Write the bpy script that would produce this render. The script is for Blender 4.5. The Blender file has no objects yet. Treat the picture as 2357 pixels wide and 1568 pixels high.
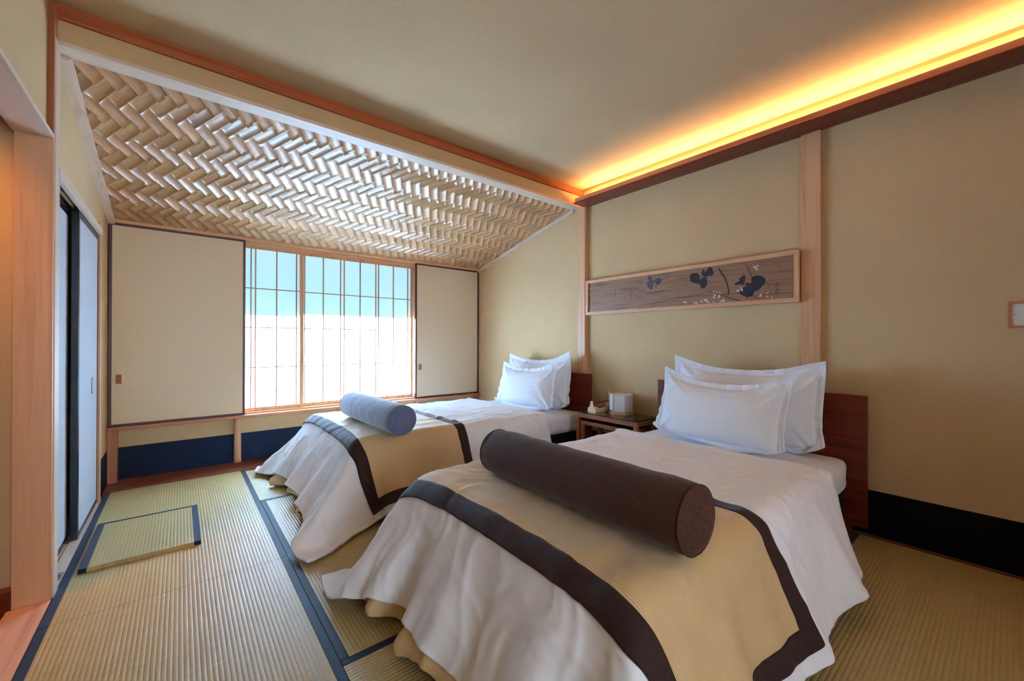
import bpy, bmesh, math, random
import numpy as np
from mathutils import Vector, Matrix, noise

random.seed(7)
rng = np.random.default_rng(11)
S = bpy.context.scene
COL = S.collection

# ------------------------------------------------------------------ camera
cam = bpy.data.cameras.new('camera')
cam.sensor_width = 36.0
cam.lens = 36.0 * 936.0 / 2357.0
cam.clip_start = 0.02
co = bpy.data.objects.new('camera', cam)
COL.objects.link(co)
co.matrix_world = (Matrix.Translation((0, 0, 1.1)) @ Matrix.Rotation(math.radians(-39.2), 4, 'Z')
                   @ Matrix.Rotation(math.radians(90.19), 4, 'X') @ Matrix.Rotation(math.radians(0.11), 4, 'Z'))
S.camera = co

YR = -2.6                                              # the wall behind the camera
# ------------------------------------------------------------------ exposure, world, sun, lamps
S.view_settings.view_transform = 'Standard'
S.view_settings.look = 'None'
S.view_settings.gamma = 1.0
S.view_settings.use_curve_mapping = False
S.view_settings.exposure = 1.28
S.cycles.use_denoising = True
S.cycles.max_bounces = 10
S.cycles.diffuse_bounces = 7
S.cycles.glossy_bounces = 4
S.cycles.transmission_bounces = 6
S.cycles.sample_clamp_indirect = 8.0
S.cycles.caustics_reflective = False
S.cycles.caustics_refractive = False

W = bpy.data.worlds.new('sky')
S.world = W
W.use_nodes = True
nt = W.node_tree
bg = nt.nodes['Background']
sky = nt.nodes.new('ShaderNodeTexSky')
sky.sky_type = 'NISHITA'
sky.sun_disc = False
sky.sun_elevation = math.radians(42)
sky.sun_rotation = math.radians(-25)
sky.air_density = 1.0
tint = nt.nodes.new('ShaderNodeMix')
tint.data_type = 'RGBA'
tint.blend_type = 'MULTIPLY'
tint.inputs[0].default_value = 1.0
tint.inputs[7].default_value = (0.30, 0.78, 1.0, 1)
nt.links.new(sky.outputs[0], tint.inputs[6])
nt.links.new(tint.outputs[2], bg.inputs[0])
bg.inputs[1].default_value = 0.15

def light(name, kind, loc, rot, energy, color, **kw):
    l = bpy.data.lights.new(name, kind)
    l.energy = energy
    l.color = color
    for k, v in kw.items():
        setattr(l, k, v)
    o = bpy.data.objects.new(name, l)
    COL.objects.link(o)
    o.location = loc
    o.rotation_euler = rot
    return o

sd = Vector((0.30, -1.0, -1.0)).normalized()          # the way the sunlight travels
sun = light('sun', 'SUN', (0, 8, 6), (0, 0, 0), 122.0, (0.41, 0.66, 0.98), angle=math.radians(0.6))
sun.rotation_euler = sd.to_track_quat('-Z', 'Y').to_euler()
# warm strip hidden in the cove
light('cove_strip_light', 'AREA', (2.955, 0.0, 2.425), (math.pi, 0, 0), 19, (1.0, 0.57, 0.23),
      shape='RECTANGLE', size=0.03, size_y=5.1)
# hallway down-light beyond the opening at the left
light('hallway_downlight', 'SPOT', (-0.92, 2.30, 2.42), (math.radians(14), 0, 0), 32, (1.0, 0.36, 0.03),
      spot_size=math.radians(78), spot_blend=0.9, shadow_soft_size=0.03)
# added cool fill light behind the camera, out of view
light('rear_fill_light', 'AREA', (0.25, YR + 0.06, 1.35), (math.radians(90), 0, 0), 13, (0.76, 0.86, 1.0),
      shape='RECTANGLE', size=1.7, size_y=1.7, spread=math.radians(100))

# ------------------------------------------------------------------ helpers
def link(name, me, parent=None, mat=None):
    o = bpy.data.objects.new(name, me)
    COL.objects.link(o)
    if mat is not None:
        me.materials.clear()
        me.materials.append(mat)
    if parent is not None:
        o.parent = parent
    return o

def thing(name, label, cat, loc=(0, 0, 0), group=None):
    o = bpy.data.objects.new(name, None)
    COL.objects.link(o)
    o.location = loc
    o.empty_display_size = 0.1
    o['label'] = label
    o['category'] = cat
    if group:
        o['group'] = group
    return o

def tag(o, label, cat, group=None):
    o['label'] = label
    o['category'] = cat
    if group:
        o['group'] = group
    return o

def struct(o, label=None, cat=None):
    o['kind'] = 'structure'
    if label:
        o['label'] = label
    if cat:
        o['category'] = cat
    return o

def off(parent):
    return Vector(parent.location) if parent is not None else Vector((0, 0, 0))

def me_from(verts, faces, smooth=False, name='m'):
    me = bpy.data.meshes.new(name)
    me.from_pydata([tuple(v) for v in verts], [], faces)
    me.update()
    if smooth:
        me.polygons.foreach_set('use_smooth', [True] * len(me.polygons))
    return me

def bm_box(bm, a, b, bevel=0.0):
    x0, y0, z0 = [min(p, q) for p, q in zip(a, b)]
    x1, y1, z1 = [max(p, q) for p, q in zip(a, b)]
    vs = [bm.verts.new(p) for p in ((x0, y0, z0), (x1, y0, z0), (x1, y1, z0), (x0, y1, z0),
                                    (x0, y0, z1), (x1, y0, z1), (x1, y1, z1), (x0, y1, z1))]
    fs = [(0, 3, 2, 1), (4, 5, 6, 7), (0, 1, 5, 4), (1, 2, 6, 5), (2, 3, 7, 6), (3, 0, 4, 7)]
    faces = [bm.faces.new([vs[i] for i in f]) for f in fs]
    if bevel > 0:
        edges = list({e for f in faces for e in f.edges})
        bmesh.ops.bevel(bm, geom=edges, offset=bevel, segments=2, profile=0.6, affect='EDGES')

def box(name, a, b, mat, parent=None, bevel=0.0015):
    """one box given by world-space corners; becomes local to its parent"""
    d = off(parent)
    bm = bmesh.new()
    bm_box(bm, Vector(a) - d, Vector(b) - d, bevel)
    me = bpy.data.meshes.new(name)
    bm.to_mesh(me)
    bm.free()
    return link(name, me, parent, mat)

def boxes(name, lst, mat, parent=None, bevel=0.0015):
    d = off(parent)
    bm = bmesh.new()
    for a, b in lst:
        bm_box(bm, Vector(a) - d, Vector(b) - d, bevel)
    me = bpy.data.meshes.new(name)
    bm.to_mesh(me)
    bm.free()
    return link(name, me, parent, mat)

def prism(name, pts, h, mat, parent=None, axis='z', bevel=0.0):
    """polygon pts (3D world) extruded by vector h"""
    d = off(parent)
    bm = bmesh.new()
    vs = [bm.verts.new(Vector(p) - d) for p in pts]
    f = bm.faces.new(vs)
    r = bmesh.ops.extrude_face_region(bm, geom=[f])
    nv = [g for g in r['geom'] if isinstance(g, bmesh.types.BMVert)]
    bmesh.ops.translate(bm, verts=nv, vec=Vector(h))
    bmesh.ops.recalc_face_normals(bm, faces=bm.faces)
    if bevel:
        bmesh.ops.bevel(bm, geom=list(bm.edges), offset=bevel, segments=2, affect='EDGES')
    me = bpy.data.meshes.new(name)
    bm.to_mesh(me)
    bm.free()
    return link(name, me, parent, mat)

def tube(name, pts, r, mat, parent=None, seg=10, closed=False):
    """round tube through world points; r a number or list"""
    d = off(parent)
    P = [Vector(p) - d for p in pts]
    n = len(P)
    R = r if hasattr(r, '__len__') else [r] * n
    verts, faces = [], []
    up = Vector((0.13, 0.21, 0.97))
    for i, p in enumerate(P):
        if closed:
            t = (P[(i + 1) % n] - P[i - 1]).normalized()
        else:
            t = (P[min(i + 1, n - 1)] - P[max(i - 1, 0)]).normalized()
        if abs(t.dot(up)) > 0.95:
            up = Vector((0.97, 0.1, 0.2))
        a = t.cross(up).normalized()
        b = t.cross(a).normalized()
        for k in range(seg):
            th = 2 * math.pi * k / seg
            verts.append(p + (a * math.cos(th) + b * math.sin(th)) * R[i])
    m = n if closed else n - 1
    for i in range(m):
        for k in range(seg):
            i2 = (i + 1) % n
            faces.append((i * seg + k, i * seg + (k + 1) % seg, i2 * seg + (k + 1) % seg, i2 * seg + k))
    if not closed:
        faces.append(tuple(range(seg))[::-1])
        faces.append(tuple((n - 1) * seg + k for k in range(seg)))
    return link(name, me_from(verts, faces, True, name), parent, mat)

def lathe(name, prof, loc, mat, parent=None, seg=28, axis='z', smooth=True):
    """profile [(r, h)] revolved about an axis through loc"""
    d = Vector(loc) - off(parent)
    verts, faces = [], []
    for r, h in prof:
        for k in range(seg):
            th = 2 * math.pi * k / seg
            c, s = r * math.cos(th), r * math.sin(th)
            v = {'z': (c, s, h), 'y': (c, h, s), 'x': (h, c, s)}[axis]
            verts.append(Vector(v) + d)
    for i in range(len(prof) - 1):
        for k in range(seg):
            faces.append((i * seg + k, i * seg + (k + 1) % seg, (i + 1) * seg + (k + 1) % seg, (i + 1) * seg + k))
    faces.append(tuple(range(seg))[::-1])
    faces.append(tuple((len(prof) - 1) * seg + k for k in range(seg)))
    me = me_from(verts, faces, smooth, name)
    bm = bmesh.new(); bm.from_mesh(me)
    bmesh.ops.recalc_face_normals(bm, faces=bm.faces)
    bm.to_mesh(me); bm.free()
    return link(name, me, parent, mat)

def grid_mesh(name, G, mat, parent=None, subsurf=0, solid=0.0, soff=-1.0, uv=None):
    nu, nv = G.shape[:2]
    d = np.array(off(parent))
    V = (G - d).reshape(-1, 3)
    I = np.arange(nu * nv).reshape(nu, nv)
    F = np.stack([I[:-1, :-1], I[1:, :-1], I[1:, 1:], I[:-1, 1:]], -1).reshape(-1, 4)
    me = bpy.data.meshes.new(name)
    me.from_pydata(V.tolist(), [], F.tolist())
    if uv is not None:
        ul = me.uv_layers.new(name='UVMap')
        li = np.zeros(len(me.loops), dtype=np.int32)
        me.loops.foreach_get('vertex_index', li)
        ul.data.foreach_set('uv', uv.reshape(-1, 2)[li].astype(np.float32).ravel())
    me.polygons.foreach_set('use_smooth', [True] * len(me.polygons))
    me.update()
    o = link(name, me, parent, mat)
    if subsurf:
        m = o.modifiers.new('sub', 'SUBSURF'); m.levels = subsurf; m.render_levels = subsurf
    if solid:
        m = o.modifiers.new('solid', 'SOLIDIFY'); m.thickness = solid; m.offset = soff
    return o

# ------------------------------------------------------------------ materials
def nmat(name):
    m = bpy.data.materials.new(name)
    m.use_nodes = True
    t = m.node_tree
    return m, t, t.nodes['Principled BSDF']

def srgb(r, g, b):
    f = lambda c: c / 12.92 if c <= 0.04045 else ((c + 0.055) / 1.055) ** 2.4
    return (f(r / 255), f(g / 255), f(b / 255), 1)

def coords(t, scale=(1, 1, 1), kind='Object', rot=(0, 0, 0)):
    tc = t.nodes.new('ShaderNodeTexCoord')
    mp = t.nodes.new('ShaderNodeMapping')
    mp.inputs['Scale'].default_value = scale
    mp.inputs['Rotation'].default_value = rot
    t.links.new(tc.outputs[kind], mp.inputs[0])
    return mp.outputs[0]

def noise_tex(t, vec, scale, detail=3, rough=0.5, dist=0.0):
    n = t.nodes.new('ShaderNodeTexNoise')
    n.inputs['Scale'].default_value = scale
    n.inputs['Detail'].default_value = detail
    n.inputs['Roughness'].default_value = rough
    n.inputs['Distortion'].default_value = dist
    if vec is not None:
        t.links.new(vec, n.inputs['Vector'])
    return n.outputs[0]

def ramp(t, fac, stops):
    r = t.nodes.new('ShaderNodeValToRGB')
    e = r.color_ramp.elements
    e[0].position, e[0].color = stops[0]
    e[1].position, e[1].color = stops[-1]
    for p, c in stops[1:-1]:
        k = e.new(p); k.color = c
    t.links.new(fac, r.inputs[0])
    return r.outputs[0]

def bump(t, h, strength, dist, bsdf, prev=None):
    b = t.nodes.new('ShaderNodeBump')
    b.inputs['Strength'].default_value = strength
    b.inputs['Distance'].default_value = dist
    t.links.new(h, b.inputs['Height'])
    if prev is not None:
        t.links.new(prev, b.inputs['Normal'])
    if bsdf is not None:
        t.links.new(b.outputs[0], bsdf.inputs['Normal'])
    return b.outputs[0]

def mixc(t, fac, a, b, mode='MIX'):
    m = t.nodes.new('ShaderNodeMix')
    m.data_type = 'RGBA'
    m.blend_type = mode
    for s, v in ((0, fac), (6, a), (7, b)):
        if hasattr(v, 'links') or hasattr(v, 'is_output'):
            t.links.new(v, m.inputs[s])
        else:
            m.inputs[s].default_value = v
    return m.outputs[2]

def plain(name, col, rough=0.5, spec=0.5, metal=0.0):
    m, t, b = nmat(name)
    b.inputs['Base Color'].default_value = col
    b.inputs['Roughness'].default_value = rough
    b.inputs['Specular IOR Level'].default_value = spec
    b.inputs['Metallic'].default_value = metal
    return m

def mul(c, k):
    return (c[0] * k, c[1] * k, c[2] * k, 1)

def plaster(name, col, bs=0.35):
    m, t, b = nmat(name)
    v = coords(t)
    big = noise_tex(t, v, 1.3, 4)
    fine = noise_tex(t, v, 260, 3, 0.7)
    c1 = ramp(t, big, [(0.3, mul(col, 0.93)), (0.7, mul(col, 1.06))])
    c2 = ramp(t, fine, [(0.3, (0.87, 0.86, 0.84, 1)), (0.6, (1.04, 1.04, 1.04, 1))])
    t.links.new(mixc(t, 1.0, c1, c2, 'MULTIPLY'), b.inputs['Base Color'])
    b.inputs['Roughness'].default_value = 0.92
    b.inputs['Specular IOR Level'].default_value = 0.15
    bump(t, noise_tex(t, v, 330, 4, 0.75), bs, 0.003, b)
    return m

def wood(name, c1, c2, axis='y', rough=0.42, ring=22.0, fine=150.0, spec=0.4, contrast=1.0):
    """long grain along the given object axis"""
    m, t, b = nmat(name)
    k = {'x': (0.03, 1, 1), 'y': (1, 0.03, 1), 'z': (1, 1, 0.03)}[axis]
    v = coords(t, k)
    n1 = noise_tex(t, v, ring, 3, 0.55, 0.6)
    n2 = noise_tex(t, v, fine, 4, 0.7)
    a = ramp(t, n1, [(0.32, c1), (0.5, mul(c1, 0.5 * (1 + 1)) if contrast < 0.5 else c1), (0.68, c2)])
    g = ramp(t, n2, [(0.3, (0.93, 0.92, 0.91, 1)), (0.7, (1.03, 1.03, 1.03, 1))])
    t.links.new(mixc(t, 1.0, a, g, 'MULTIPLY'), b.inputs['Base Color'])
    b.inputs['Roughness'].default_value = rough
    b.inputs['Specular IOR Level'].default_value = spec
    bump(t, n2, 0.12, 0.002, b)
    return m

HIN = srgb(214, 166, 126)
HIN2 = srgb(194, 142, 100)
M = {}
M['wall'] = plaster('wall_plaster', srgb(203, 175, 133))
M['ceil'] = plaster('ceiling_plaster', srgb(194, 167, 128), 0.25)
for ax in 'xyz':
    M['hin' + ax] = wood('cypress_' + ax, HIN, HIN2, ax)
    M['pale' + ax] = wood('pale_cypress_' + ax, srgb(220, 200, 182), srgb(204, 180, 160), ax)
    M['red' + ax] = wood('dark_red_wood_' + ax, srgb(112, 44, 26), srgb(82, 28, 16), ax, 0.3)
    M['cho' + ax] = wood('cedar_red_' + ax, srgb(196, 132, 96), srgb(170, 104, 72), ax, 0.4)
    M['tbl' + ax] = wood('walnut_table_' + ax, srgb(146, 84, 54), srgb(112, 60, 36), ax, 0.32)
M['brown'] = wood('brown_post', srgb(150, 92, 52), srgb(126, 70, 36), 'z', 0.45)
M['navyband'] = plain('navy_paper_band', srgb(24, 38, 62), 0.75, 0.2)
M['blackband'] = plain('black_paper_band', srgb(8, 8, 11), 0.8, 0.15)
M['cream'] = plain('cream_panel_paper', srgb(222, 204, 176), 0.85, 0.2)
M['wine'] = plain('wine_lacquer', srgb(80, 28, 34), 0.35, 0.5)
M['black'] = plain('black_lacquer', srgb(20, 24, 34), 0.25, 0.5)
M['whitepaper'] = plain('white_door_paper', srgb(192, 200, 210), 0.8, 0.2)
M['metal'] = plain('brushed_metal', srgb(150, 150, 155), 0.35, 0.5, 1.0)
M['brass'] = plain('brass_wire', srgb(190, 160, 96), 0.3, 0.5, 1.0)
M['dark'] = plain('dark_void', srgb(16, 14, 16), 0.9, 0.1)
M['white_plastic'] = plain('white_plastic', srgb(222, 224, 226), 0.35, 0.5)
M['outside'] = plain('outside_gravel', srgb(44, 54, 52), 0.95, 0.1)

def cloth(name, col, rough=0.85, weave=700.0, bs=0.12, sheen=0.25, wrinkle=0.0, col2=None, wscale=9.0):
    m, t, b = nmat(name)
    v = coords(t)
    if col2 is not None:
        n = noise_tex(t, coords(t, (1, 9, 1)), 90, 3, 0.7)
        t.links.new(ramp(t, n, [(0.35, col), (0.65, col2)]), b.inputs['Base Color'])
    else:
        b.inputs['Base Color'].default_value = col
    b.inputs['Roughness'].default_value = rough
    b.inputs['Specular IOR Level'].default_value = 0.2
    b.inputs['Sheen Weight'].default_value = sheen
    b.inputs['Sheen Roughness'].default_value = 0.4
    p = bump(t, noise_tex(t, v, weave, 2), bs, 0.001, b)
    if wrinkle > 0:
        p0 = bump(t, noise_tex(t, coords(t, (1, 0.45, 1), rot=(0, 0, 0.5)), wscale, 4, 0.55, 1.2), wrinkle, 0.02, None)
        t.links.new(p0, [n for n in t.nodes if n.type == 'BUMP'][0].inputs['Normal'])
    return m

M['duvet'] = cloth('white_cotton', srgb(236, 240, 248), 0.8, 900, 0.05, 0.15, 0.2, wscale=11)
M['pillow'] = cloth('pillow_cotton', srgb(234, 241, 252), 0.8, 900, 0.05, 0.15, 0.4, wscale=15)
M['sheet'] = cloth('sheet_cotton', srgb(232, 237, 247), 0.8, 900, 0.05, 0.15, 0.3)
M['beige'] = cloth('beige_blanket', srgb(214, 186, 138), 0.85, 500, 0.1, 0.2, 0.15)
M['darkcloth'] = cloth('dark_border_cloth', srgb(46, 29, 27), 0.75, 900, 0.2, 0.15, 0.05, srgb(62, 44, 43))
M['brownbol'] = cloth('brown_bolster_cloth', srgb(56, 33, 24), 0.8, 500, 0.4, 0.15, 0.06, srgb(84, 52, 40))
M['bluebol'] = cloth('slate_bolster_cloth', srgb(88, 99, 132), 0.8, 500, 0.3, 0.7, 0.06, srgb(108, 122, 156))

def ribbed(name, c1, c2, pitch):
    """gold runner cloth woven with fine ribs, uv in metres"""
    m, t, b = nmat(name)
    tc = t.nodes.new('ShaderNodeUVMap')
    w = t.nodes.new('ShaderNodeTexWave')
    w.wave_type = 'BANDS'; w.bands_direction = 'X'
    w.inputs['Scale'].default_value = 0.314 / pitch
    w.inputs['Distortion'].default_value = 1.2
    w.inputs['Detail'].default_value = 2
    w.inputs['Detail Scale'].default_value = 2
    t.links.new(tc.outputs[0], w.inputs[0])
    t.links.new(ramp(t, w.outputs[1], [(0.2, c2), (0.7, c1)]), b.inputs['Base Color'])
    b.inputs['Roughness'].default_value = 0.45
    b.inputs['Specular IOR Level'].default_value = 0.35
    b.inputs['Sheen Weight'].default_value = 0.2
    p0 = bump(t, noise_tex(t, coords(t, (1, 1, 1)), 7, 4, 0.55, 1.0), 0.16, 0.02, None)
    bump(t, w.outputs[1], 0.35, 0.002, b, p0)
    return m
M['gold'] = ribbed('gold_ribbed_cloth', srgb(222, 194, 146), srgb(196, 162, 114), 0.0055)

# tatami rush: warp ribs are geometry, the fine rushes across them are bump
def tatami_mat(name, axis):
    m, t, b = nmat(name)
    k = (600, 14, 1) if axis == 'x' else (14, 600, 1)
    v = coords(t, k)
    n = noise_tex(t, v, 1.0, 3, 0.6)
    big = noise_tex(t, coords(t), 1.1, 2)
    c = ramp(t, n, [(0.25, srgb(154, 134, 86)), (0.55, srgb(184, 166, 118)), (0.8, srgb(196, 180, 136))])
    c2 = ramp(t, big, [(0.35, (1.0, 1.0, 0.94, 1)), (0.65, (1.0, 0.97, 0.88, 1))])
    t.links.new(mixc(t, 1.0, c, c2, 'MULTIPLY'), b.inputs['Base Color'])
    b.inputs['Roughness'].default_value = 0.42
    b.inputs['Specular IOR Level'].default_value = 0.45
    bump(t, n, 0.25, 0.001, b)
    return m
M['tat_y'] = tatami_mat('rush_ribs_y', 'y')
M['tat_x'] = tatami_mat('rush_ribs_x', 'x')
M['heri'] = cloth('navy_heri_cloth', srgb(24, 40, 66), 0.6, 500, 0.3, 0.15)

def paper_mat(name, col, trans):
    m, t, b = nmat(name)
    out = t.nodes['Material Output']
    t.nodes.remove(b)
    d = t.nodes.new('ShaderNodeBsdfDiffuse'); d.inputs[0].default_value = col
    tr = t.nodes.new('ShaderNodeBsdfTranslucent'); tr.inputs[0].default_value = col
    mx = t.nodes.new('ShaderNodeMixShader'); mx.inputs[0].default_value = trans
    t.links.new(d.outputs[0], mx.inputs[1]); t.links.new(tr.outputs[0], mx.inputs[2])
    t.links.new(mx.outputs[0], out.inputs[0])
    return m
M['shoji'] = paper_mat('shoji_paper', (0.93, 0.94, 0.95, 1), 0.75)
M['lantern'] = paper_mat('lantern_paper', (0.93, 0.94, 0.96, 1), 0.15)

m, t, b = nmat('table_glass')
b.inputs['Base Color'].default_value = (0.75, 0.95, 0.88, 1)
b.inputs['Transmission Weight'].default_value = 1.0
b.inputs['Roughness'].default_value = 0.02
b.inputs['IOR'].default_value = 1.5
M['glass'] = m

# weave splints
def splint_mat(name, per_island, tone=1.0, warm=1.0):
    m, t, b = nmat(name)
    uvn = t.nodes.new('ShaderNodeUVMap')
    if per_island:
        g = t.nodes.new('ShaderNodeNewGeometry'); rnd = g.outputs['Random Per Island']
    else:
        g = t.nodes.new('ShaderNodeObjectInfo'); rnd = g.outputs['Random']
    mp = t.nodes.new('ShaderNodeMapping')
    mp.inputs['Scale'].default_value = (0.8, 34, 1)
    t.links.new(uvn.outputs[0], mp.inputs[0])
    cb = t.nodes.new('ShaderNodeCombineXYZ')
    mm = t.nodes.new('ShaderNodeMath'); mm.operation = 'MULTIPLY'; mm.inputs[1].default_value = 57.0
    t.links.new(rnd, mm.inputs[0]); t.links.new(mm.outputs[0], cb.inputs[0]); t.links.new(mm.outputs[0], cb.inputs[1])
    t.links.new(cb.outputs[0], mp.inputs[1])
    n = noise_tex(t, mp.outputs[0], 1.0, 4, 0.65, 0.3)
    mp2 = t.nodes.new('ShaderNodeMapping'); mp2.inputs['Scale'].default_value = (0.5, 9, 1)
    t.links.new(uvn.outputs[0], mp2.inputs[0]); t.links.new(cb.outputs[0], mp2.inputs[1])
    n2 = noise_tex(t, mp2.outputs[0], 1.0, 2, 0.5)
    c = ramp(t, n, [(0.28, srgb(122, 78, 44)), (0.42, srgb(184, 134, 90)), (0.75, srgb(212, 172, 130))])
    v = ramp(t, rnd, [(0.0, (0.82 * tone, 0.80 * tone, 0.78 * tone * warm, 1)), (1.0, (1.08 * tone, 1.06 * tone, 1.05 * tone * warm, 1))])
    t.links.new(mixc(t, 1.0, c, v, 'MULTIPLY'), b.inputs['Base Color'])
    b.inputs['Roughness'].default_value = 0.33
    b.inputs['Specular IOR Level'].default_value = 0.9
    b.inputs['Anisotropic'].default_value = 0.85
    b.inputs['Anisotropic Rotation'].default_value = 0.25
    tg = t.nodes.new('ShaderNodeTangent'); tg.direction_type = 'UV_MAP'
    t.links.new(tg.outputs[0], b.inputs['Tangent'])
    p = bump(t, n2, 0.05, 0.003, None)
    bump(t, n, 0.25, 0.0015, b, p)
    return m
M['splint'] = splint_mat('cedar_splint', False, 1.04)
M['splint_b'] = splint_mat('cedar_splint_off_sheen', False, 0.80, 0.88)  # tone gap between the strip directions paints in their differing reflection
M['splint_i'] = splint_mat('cedar_splint_joined', True, 0.92, 0.95)

# ------------------------------------------------------------------ structure
XR, XA, XL = 3.04, 3.01, -0.435
YB, YF = 4.47, -2.6
ZC, ZB = 2.575, 2.40

o = struct(box('wall_right', (XR, YF, -0.1), (XR + 0.15, 2.70, ZC + 0.1), M['wall'], None, 0))
o = struct(box('wall_right_alcove', (XA, 2.66, -0.1), (XA + 0.18, YB + 0.1, 2.6), M['wall'], None, 0))
fill_frame = struct(boxes('rear_fill_frame', [((-0.42, YF, 0.45), (-0.36, YF + 0.04, 2.25)), ((1.46, YF, 0.45), (1.52, YF + 0.04, 2.25)),
                              ((-0.36, YF, 0.45), (1.46, YF + 0.04, 0.50)), ((-0.36, YF, 2.20), (1.46, YF + 0.04, 2.25))], M['hinx'], None, 0.002))  # unseen frame and paper, added to go with the rear fill light
box('paper', (-0.36, YF + 0.01, 0.50), (1.46, YF + 0.012, 2.20), M['shoji'], fill_frame, 0)
struct(box('wall_rear', (-2.4, YF - 0.1, -0.1), (XR + 0.1, YF, ZC + 0.1), M['wall'], None, 0))
struct(box('wall_left', (XL - 0.12, 2.70, 0.0), (XL - 0.10, YB + 0.1, 2.6), M['wall'], None, 0))
# left wall above the opening and behind the camera
struct(box('wall_left_upper', (-0.53, 0.9, 1.98), (-0.44, 2.60, ZC + 0.1), M['wall'], None, 0))
struct(box('wall_left_near', (-0.53, YF, -0.05), (-0.44, 0.9, ZC + 0.1), M['wall'], None, 0))
# alcove left wall above the sliding doors and at the far end
struct(box('wall_left_alcove', (XL - 0.10, 2.66, 1.87), (XL, 3.97, 2.6), M['wall'], None, 0))
struct(box('wall_left_end', (XL - 0.10, 3.97, -0.1), (XL, YB + 0.1, 2.6), M['wall'], None, 0))
struct(box('baseboard_left_end', (XL, 4.0, 0.0), (XL + 0.003, YB, 0.256), M['navyband'], None, 0))
# back wall around the window opening
bw = boxes('wall_back', [((XL - 0.1, YB, -0.1), (XA + 0.1, YB + 0.12, 0.44)),
                         ((XL - 0.1, YB, 0.44), (0.20, YB + 0.12, 2.6)),
                         ((2.20, YB, 0.44), (XA + 0.1, YB + 0.12, 2.6)),
                         ((0.20, YB, 2.0), (2.20, YB + 0.12, 2.6))], M['wall'], None, 0)
struct(bw)
struct(box('baseboard_back', (XL, YB - 0.004, 0.0), (XA, YB, 0.256), M['navyband'], None, 0))
struct(box('baseboard_right', (XR - 0.004, YF, 0.01), (XR, 2.60, 0.2625), M['blackband'], None, 0))
struct(box('baseboard_right_alcove', (XA - 0.004, 2.66, 0.01), (XA, YB, 0.2625), M['navyband'], None, 0))
struct(box('trim_floor_right', (XR - 0.012, YF, -0.02), (XR - 0.004, 2.58, 0.008), M['redy'], None, 0.001))

struct(box('ceiling', (-2.4, YF, ZC), (XR + 0.1, 2.73, ZC + 0.1), M['ceil'], None, 0))
struct(box('ceiling_roof_deck', (-0.6, 2.60, 2.62), (XR + 0.2, 4.62, 2.70), M['dark'], None, 0))

# beam over the alcove
bmm = struct(box('beam_alcove', (-0.44, 2.642, 2.42), (3.03, 2.73, 2.58), M['wall'], None, 0))
struct(box('trim_beam_top', (-0.43, 2.622, 2.512), (XR, 2.645, 2.5745), wood('orange_brown_beam', srgb(176, 98, 54), srgb(146, 72, 36), 'x', 0.4), None, 0.002))
struct(box('trim_beam_bottom', (-0.44, 2.632, 2.40), (3.02, 2.735, 2.42), M['palex'], None, 0.0015))
# posts of the alcove opening
struct(box('trim_post_left', (-0.532, 2.577, 0.0), (-0.4215, 2.662, ZC), M['hinz'], None, 0.002))
struct(box('trim_post_left_face', (-0.4215, 2.592, 0.0), (-0.417, 2.668, 2.402), M['palez'], None, 0.001))
struct(box('trim_post_left_upper', (-0.445, 2.572, 1.98), (-0.4205, 2.578, ZC), M['brown'], None, 0.001))
struct(box('trim_post_right', (3.0, 2.577, 0.0), (XR + 0.01, 2.668, ZB), M['hinz'], None, 0.002))
struct(box('trim_post_wide', (3.02, 0.73, 0.0), (XR + 0.01, 0.832, ZB), M['hinz'], None, 0.002))
# header of the hallway opening
struct(box('trim_header', (-0.535, 0.9, 1.961), (-0.42, 2.577, 1.981), M['paley'], None, 0.0015))

# light cove along the right wall
cv = struct(box('trim_cove', (2.86, YF, ZB), (XR, 2.60, 2.409), M['redy'], None, 0.002))
box('cove_lip', (2.868, YF, 2.409), (2.885, 2.585, 2.447), M['choy'], cv, 0.002)
box('led_profile', (2.94, YF, 2.409), (2.97, 2.55, 2.420), M['metal'], cv, 0.001)
struct(box('trim_ceiling_right', (XR - 0.02, YF, 2.552), (XR, 2.60, 2.5745), M['choy'], None, 0.001))

# sliding-door head rail, sill and end post at the left of the alcove
k = struct(box('trim_door_head', (-0.435, 2.668, 1.822), (-0.415, 3.93, 1.872), M['paley'], None, 0.002))
box('guide_rail', (-0.468, 2.668, 1.84), (-0.458, 3.93, 1.872), M['paley'], k, 0.001)
box('guide_rail', (-0.535, 2.668, 1.83), (-0.51, 3.93, 1.90), M['paley'], k, 0.001)
box('head_soffit', (-0.535, 2.668, 1.868), (-0.43, 3.93, 1.88), M['hiny'], k, 0.001)
box('end_block', (-0.433, 3.87, 1.872), (-0.420, 3.93, 1.905), M['hinz'], k, 0.001)
struct(box('trim_door_post', (-0.475, 3.935, 0.0), (-0.424, 3.985, 1.83), M['hinz'], None, 0.006))
sl = struct(box('trim_door_sill', (-0.535, 2.668, -0.04), (-0.421, 3.985, 0.001), M['paley'], None, 0.001))
box('sill_groove', (-0.470, 2.668, 0.0012), (-0.466, 3.93, 0.0020), M['brown'], sl, 0)
box('sill_groove', (-0.490, 2.668, 0.0012), (-0.486, 3.93, 0.0020), M['brown'], sl, 0)

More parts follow.
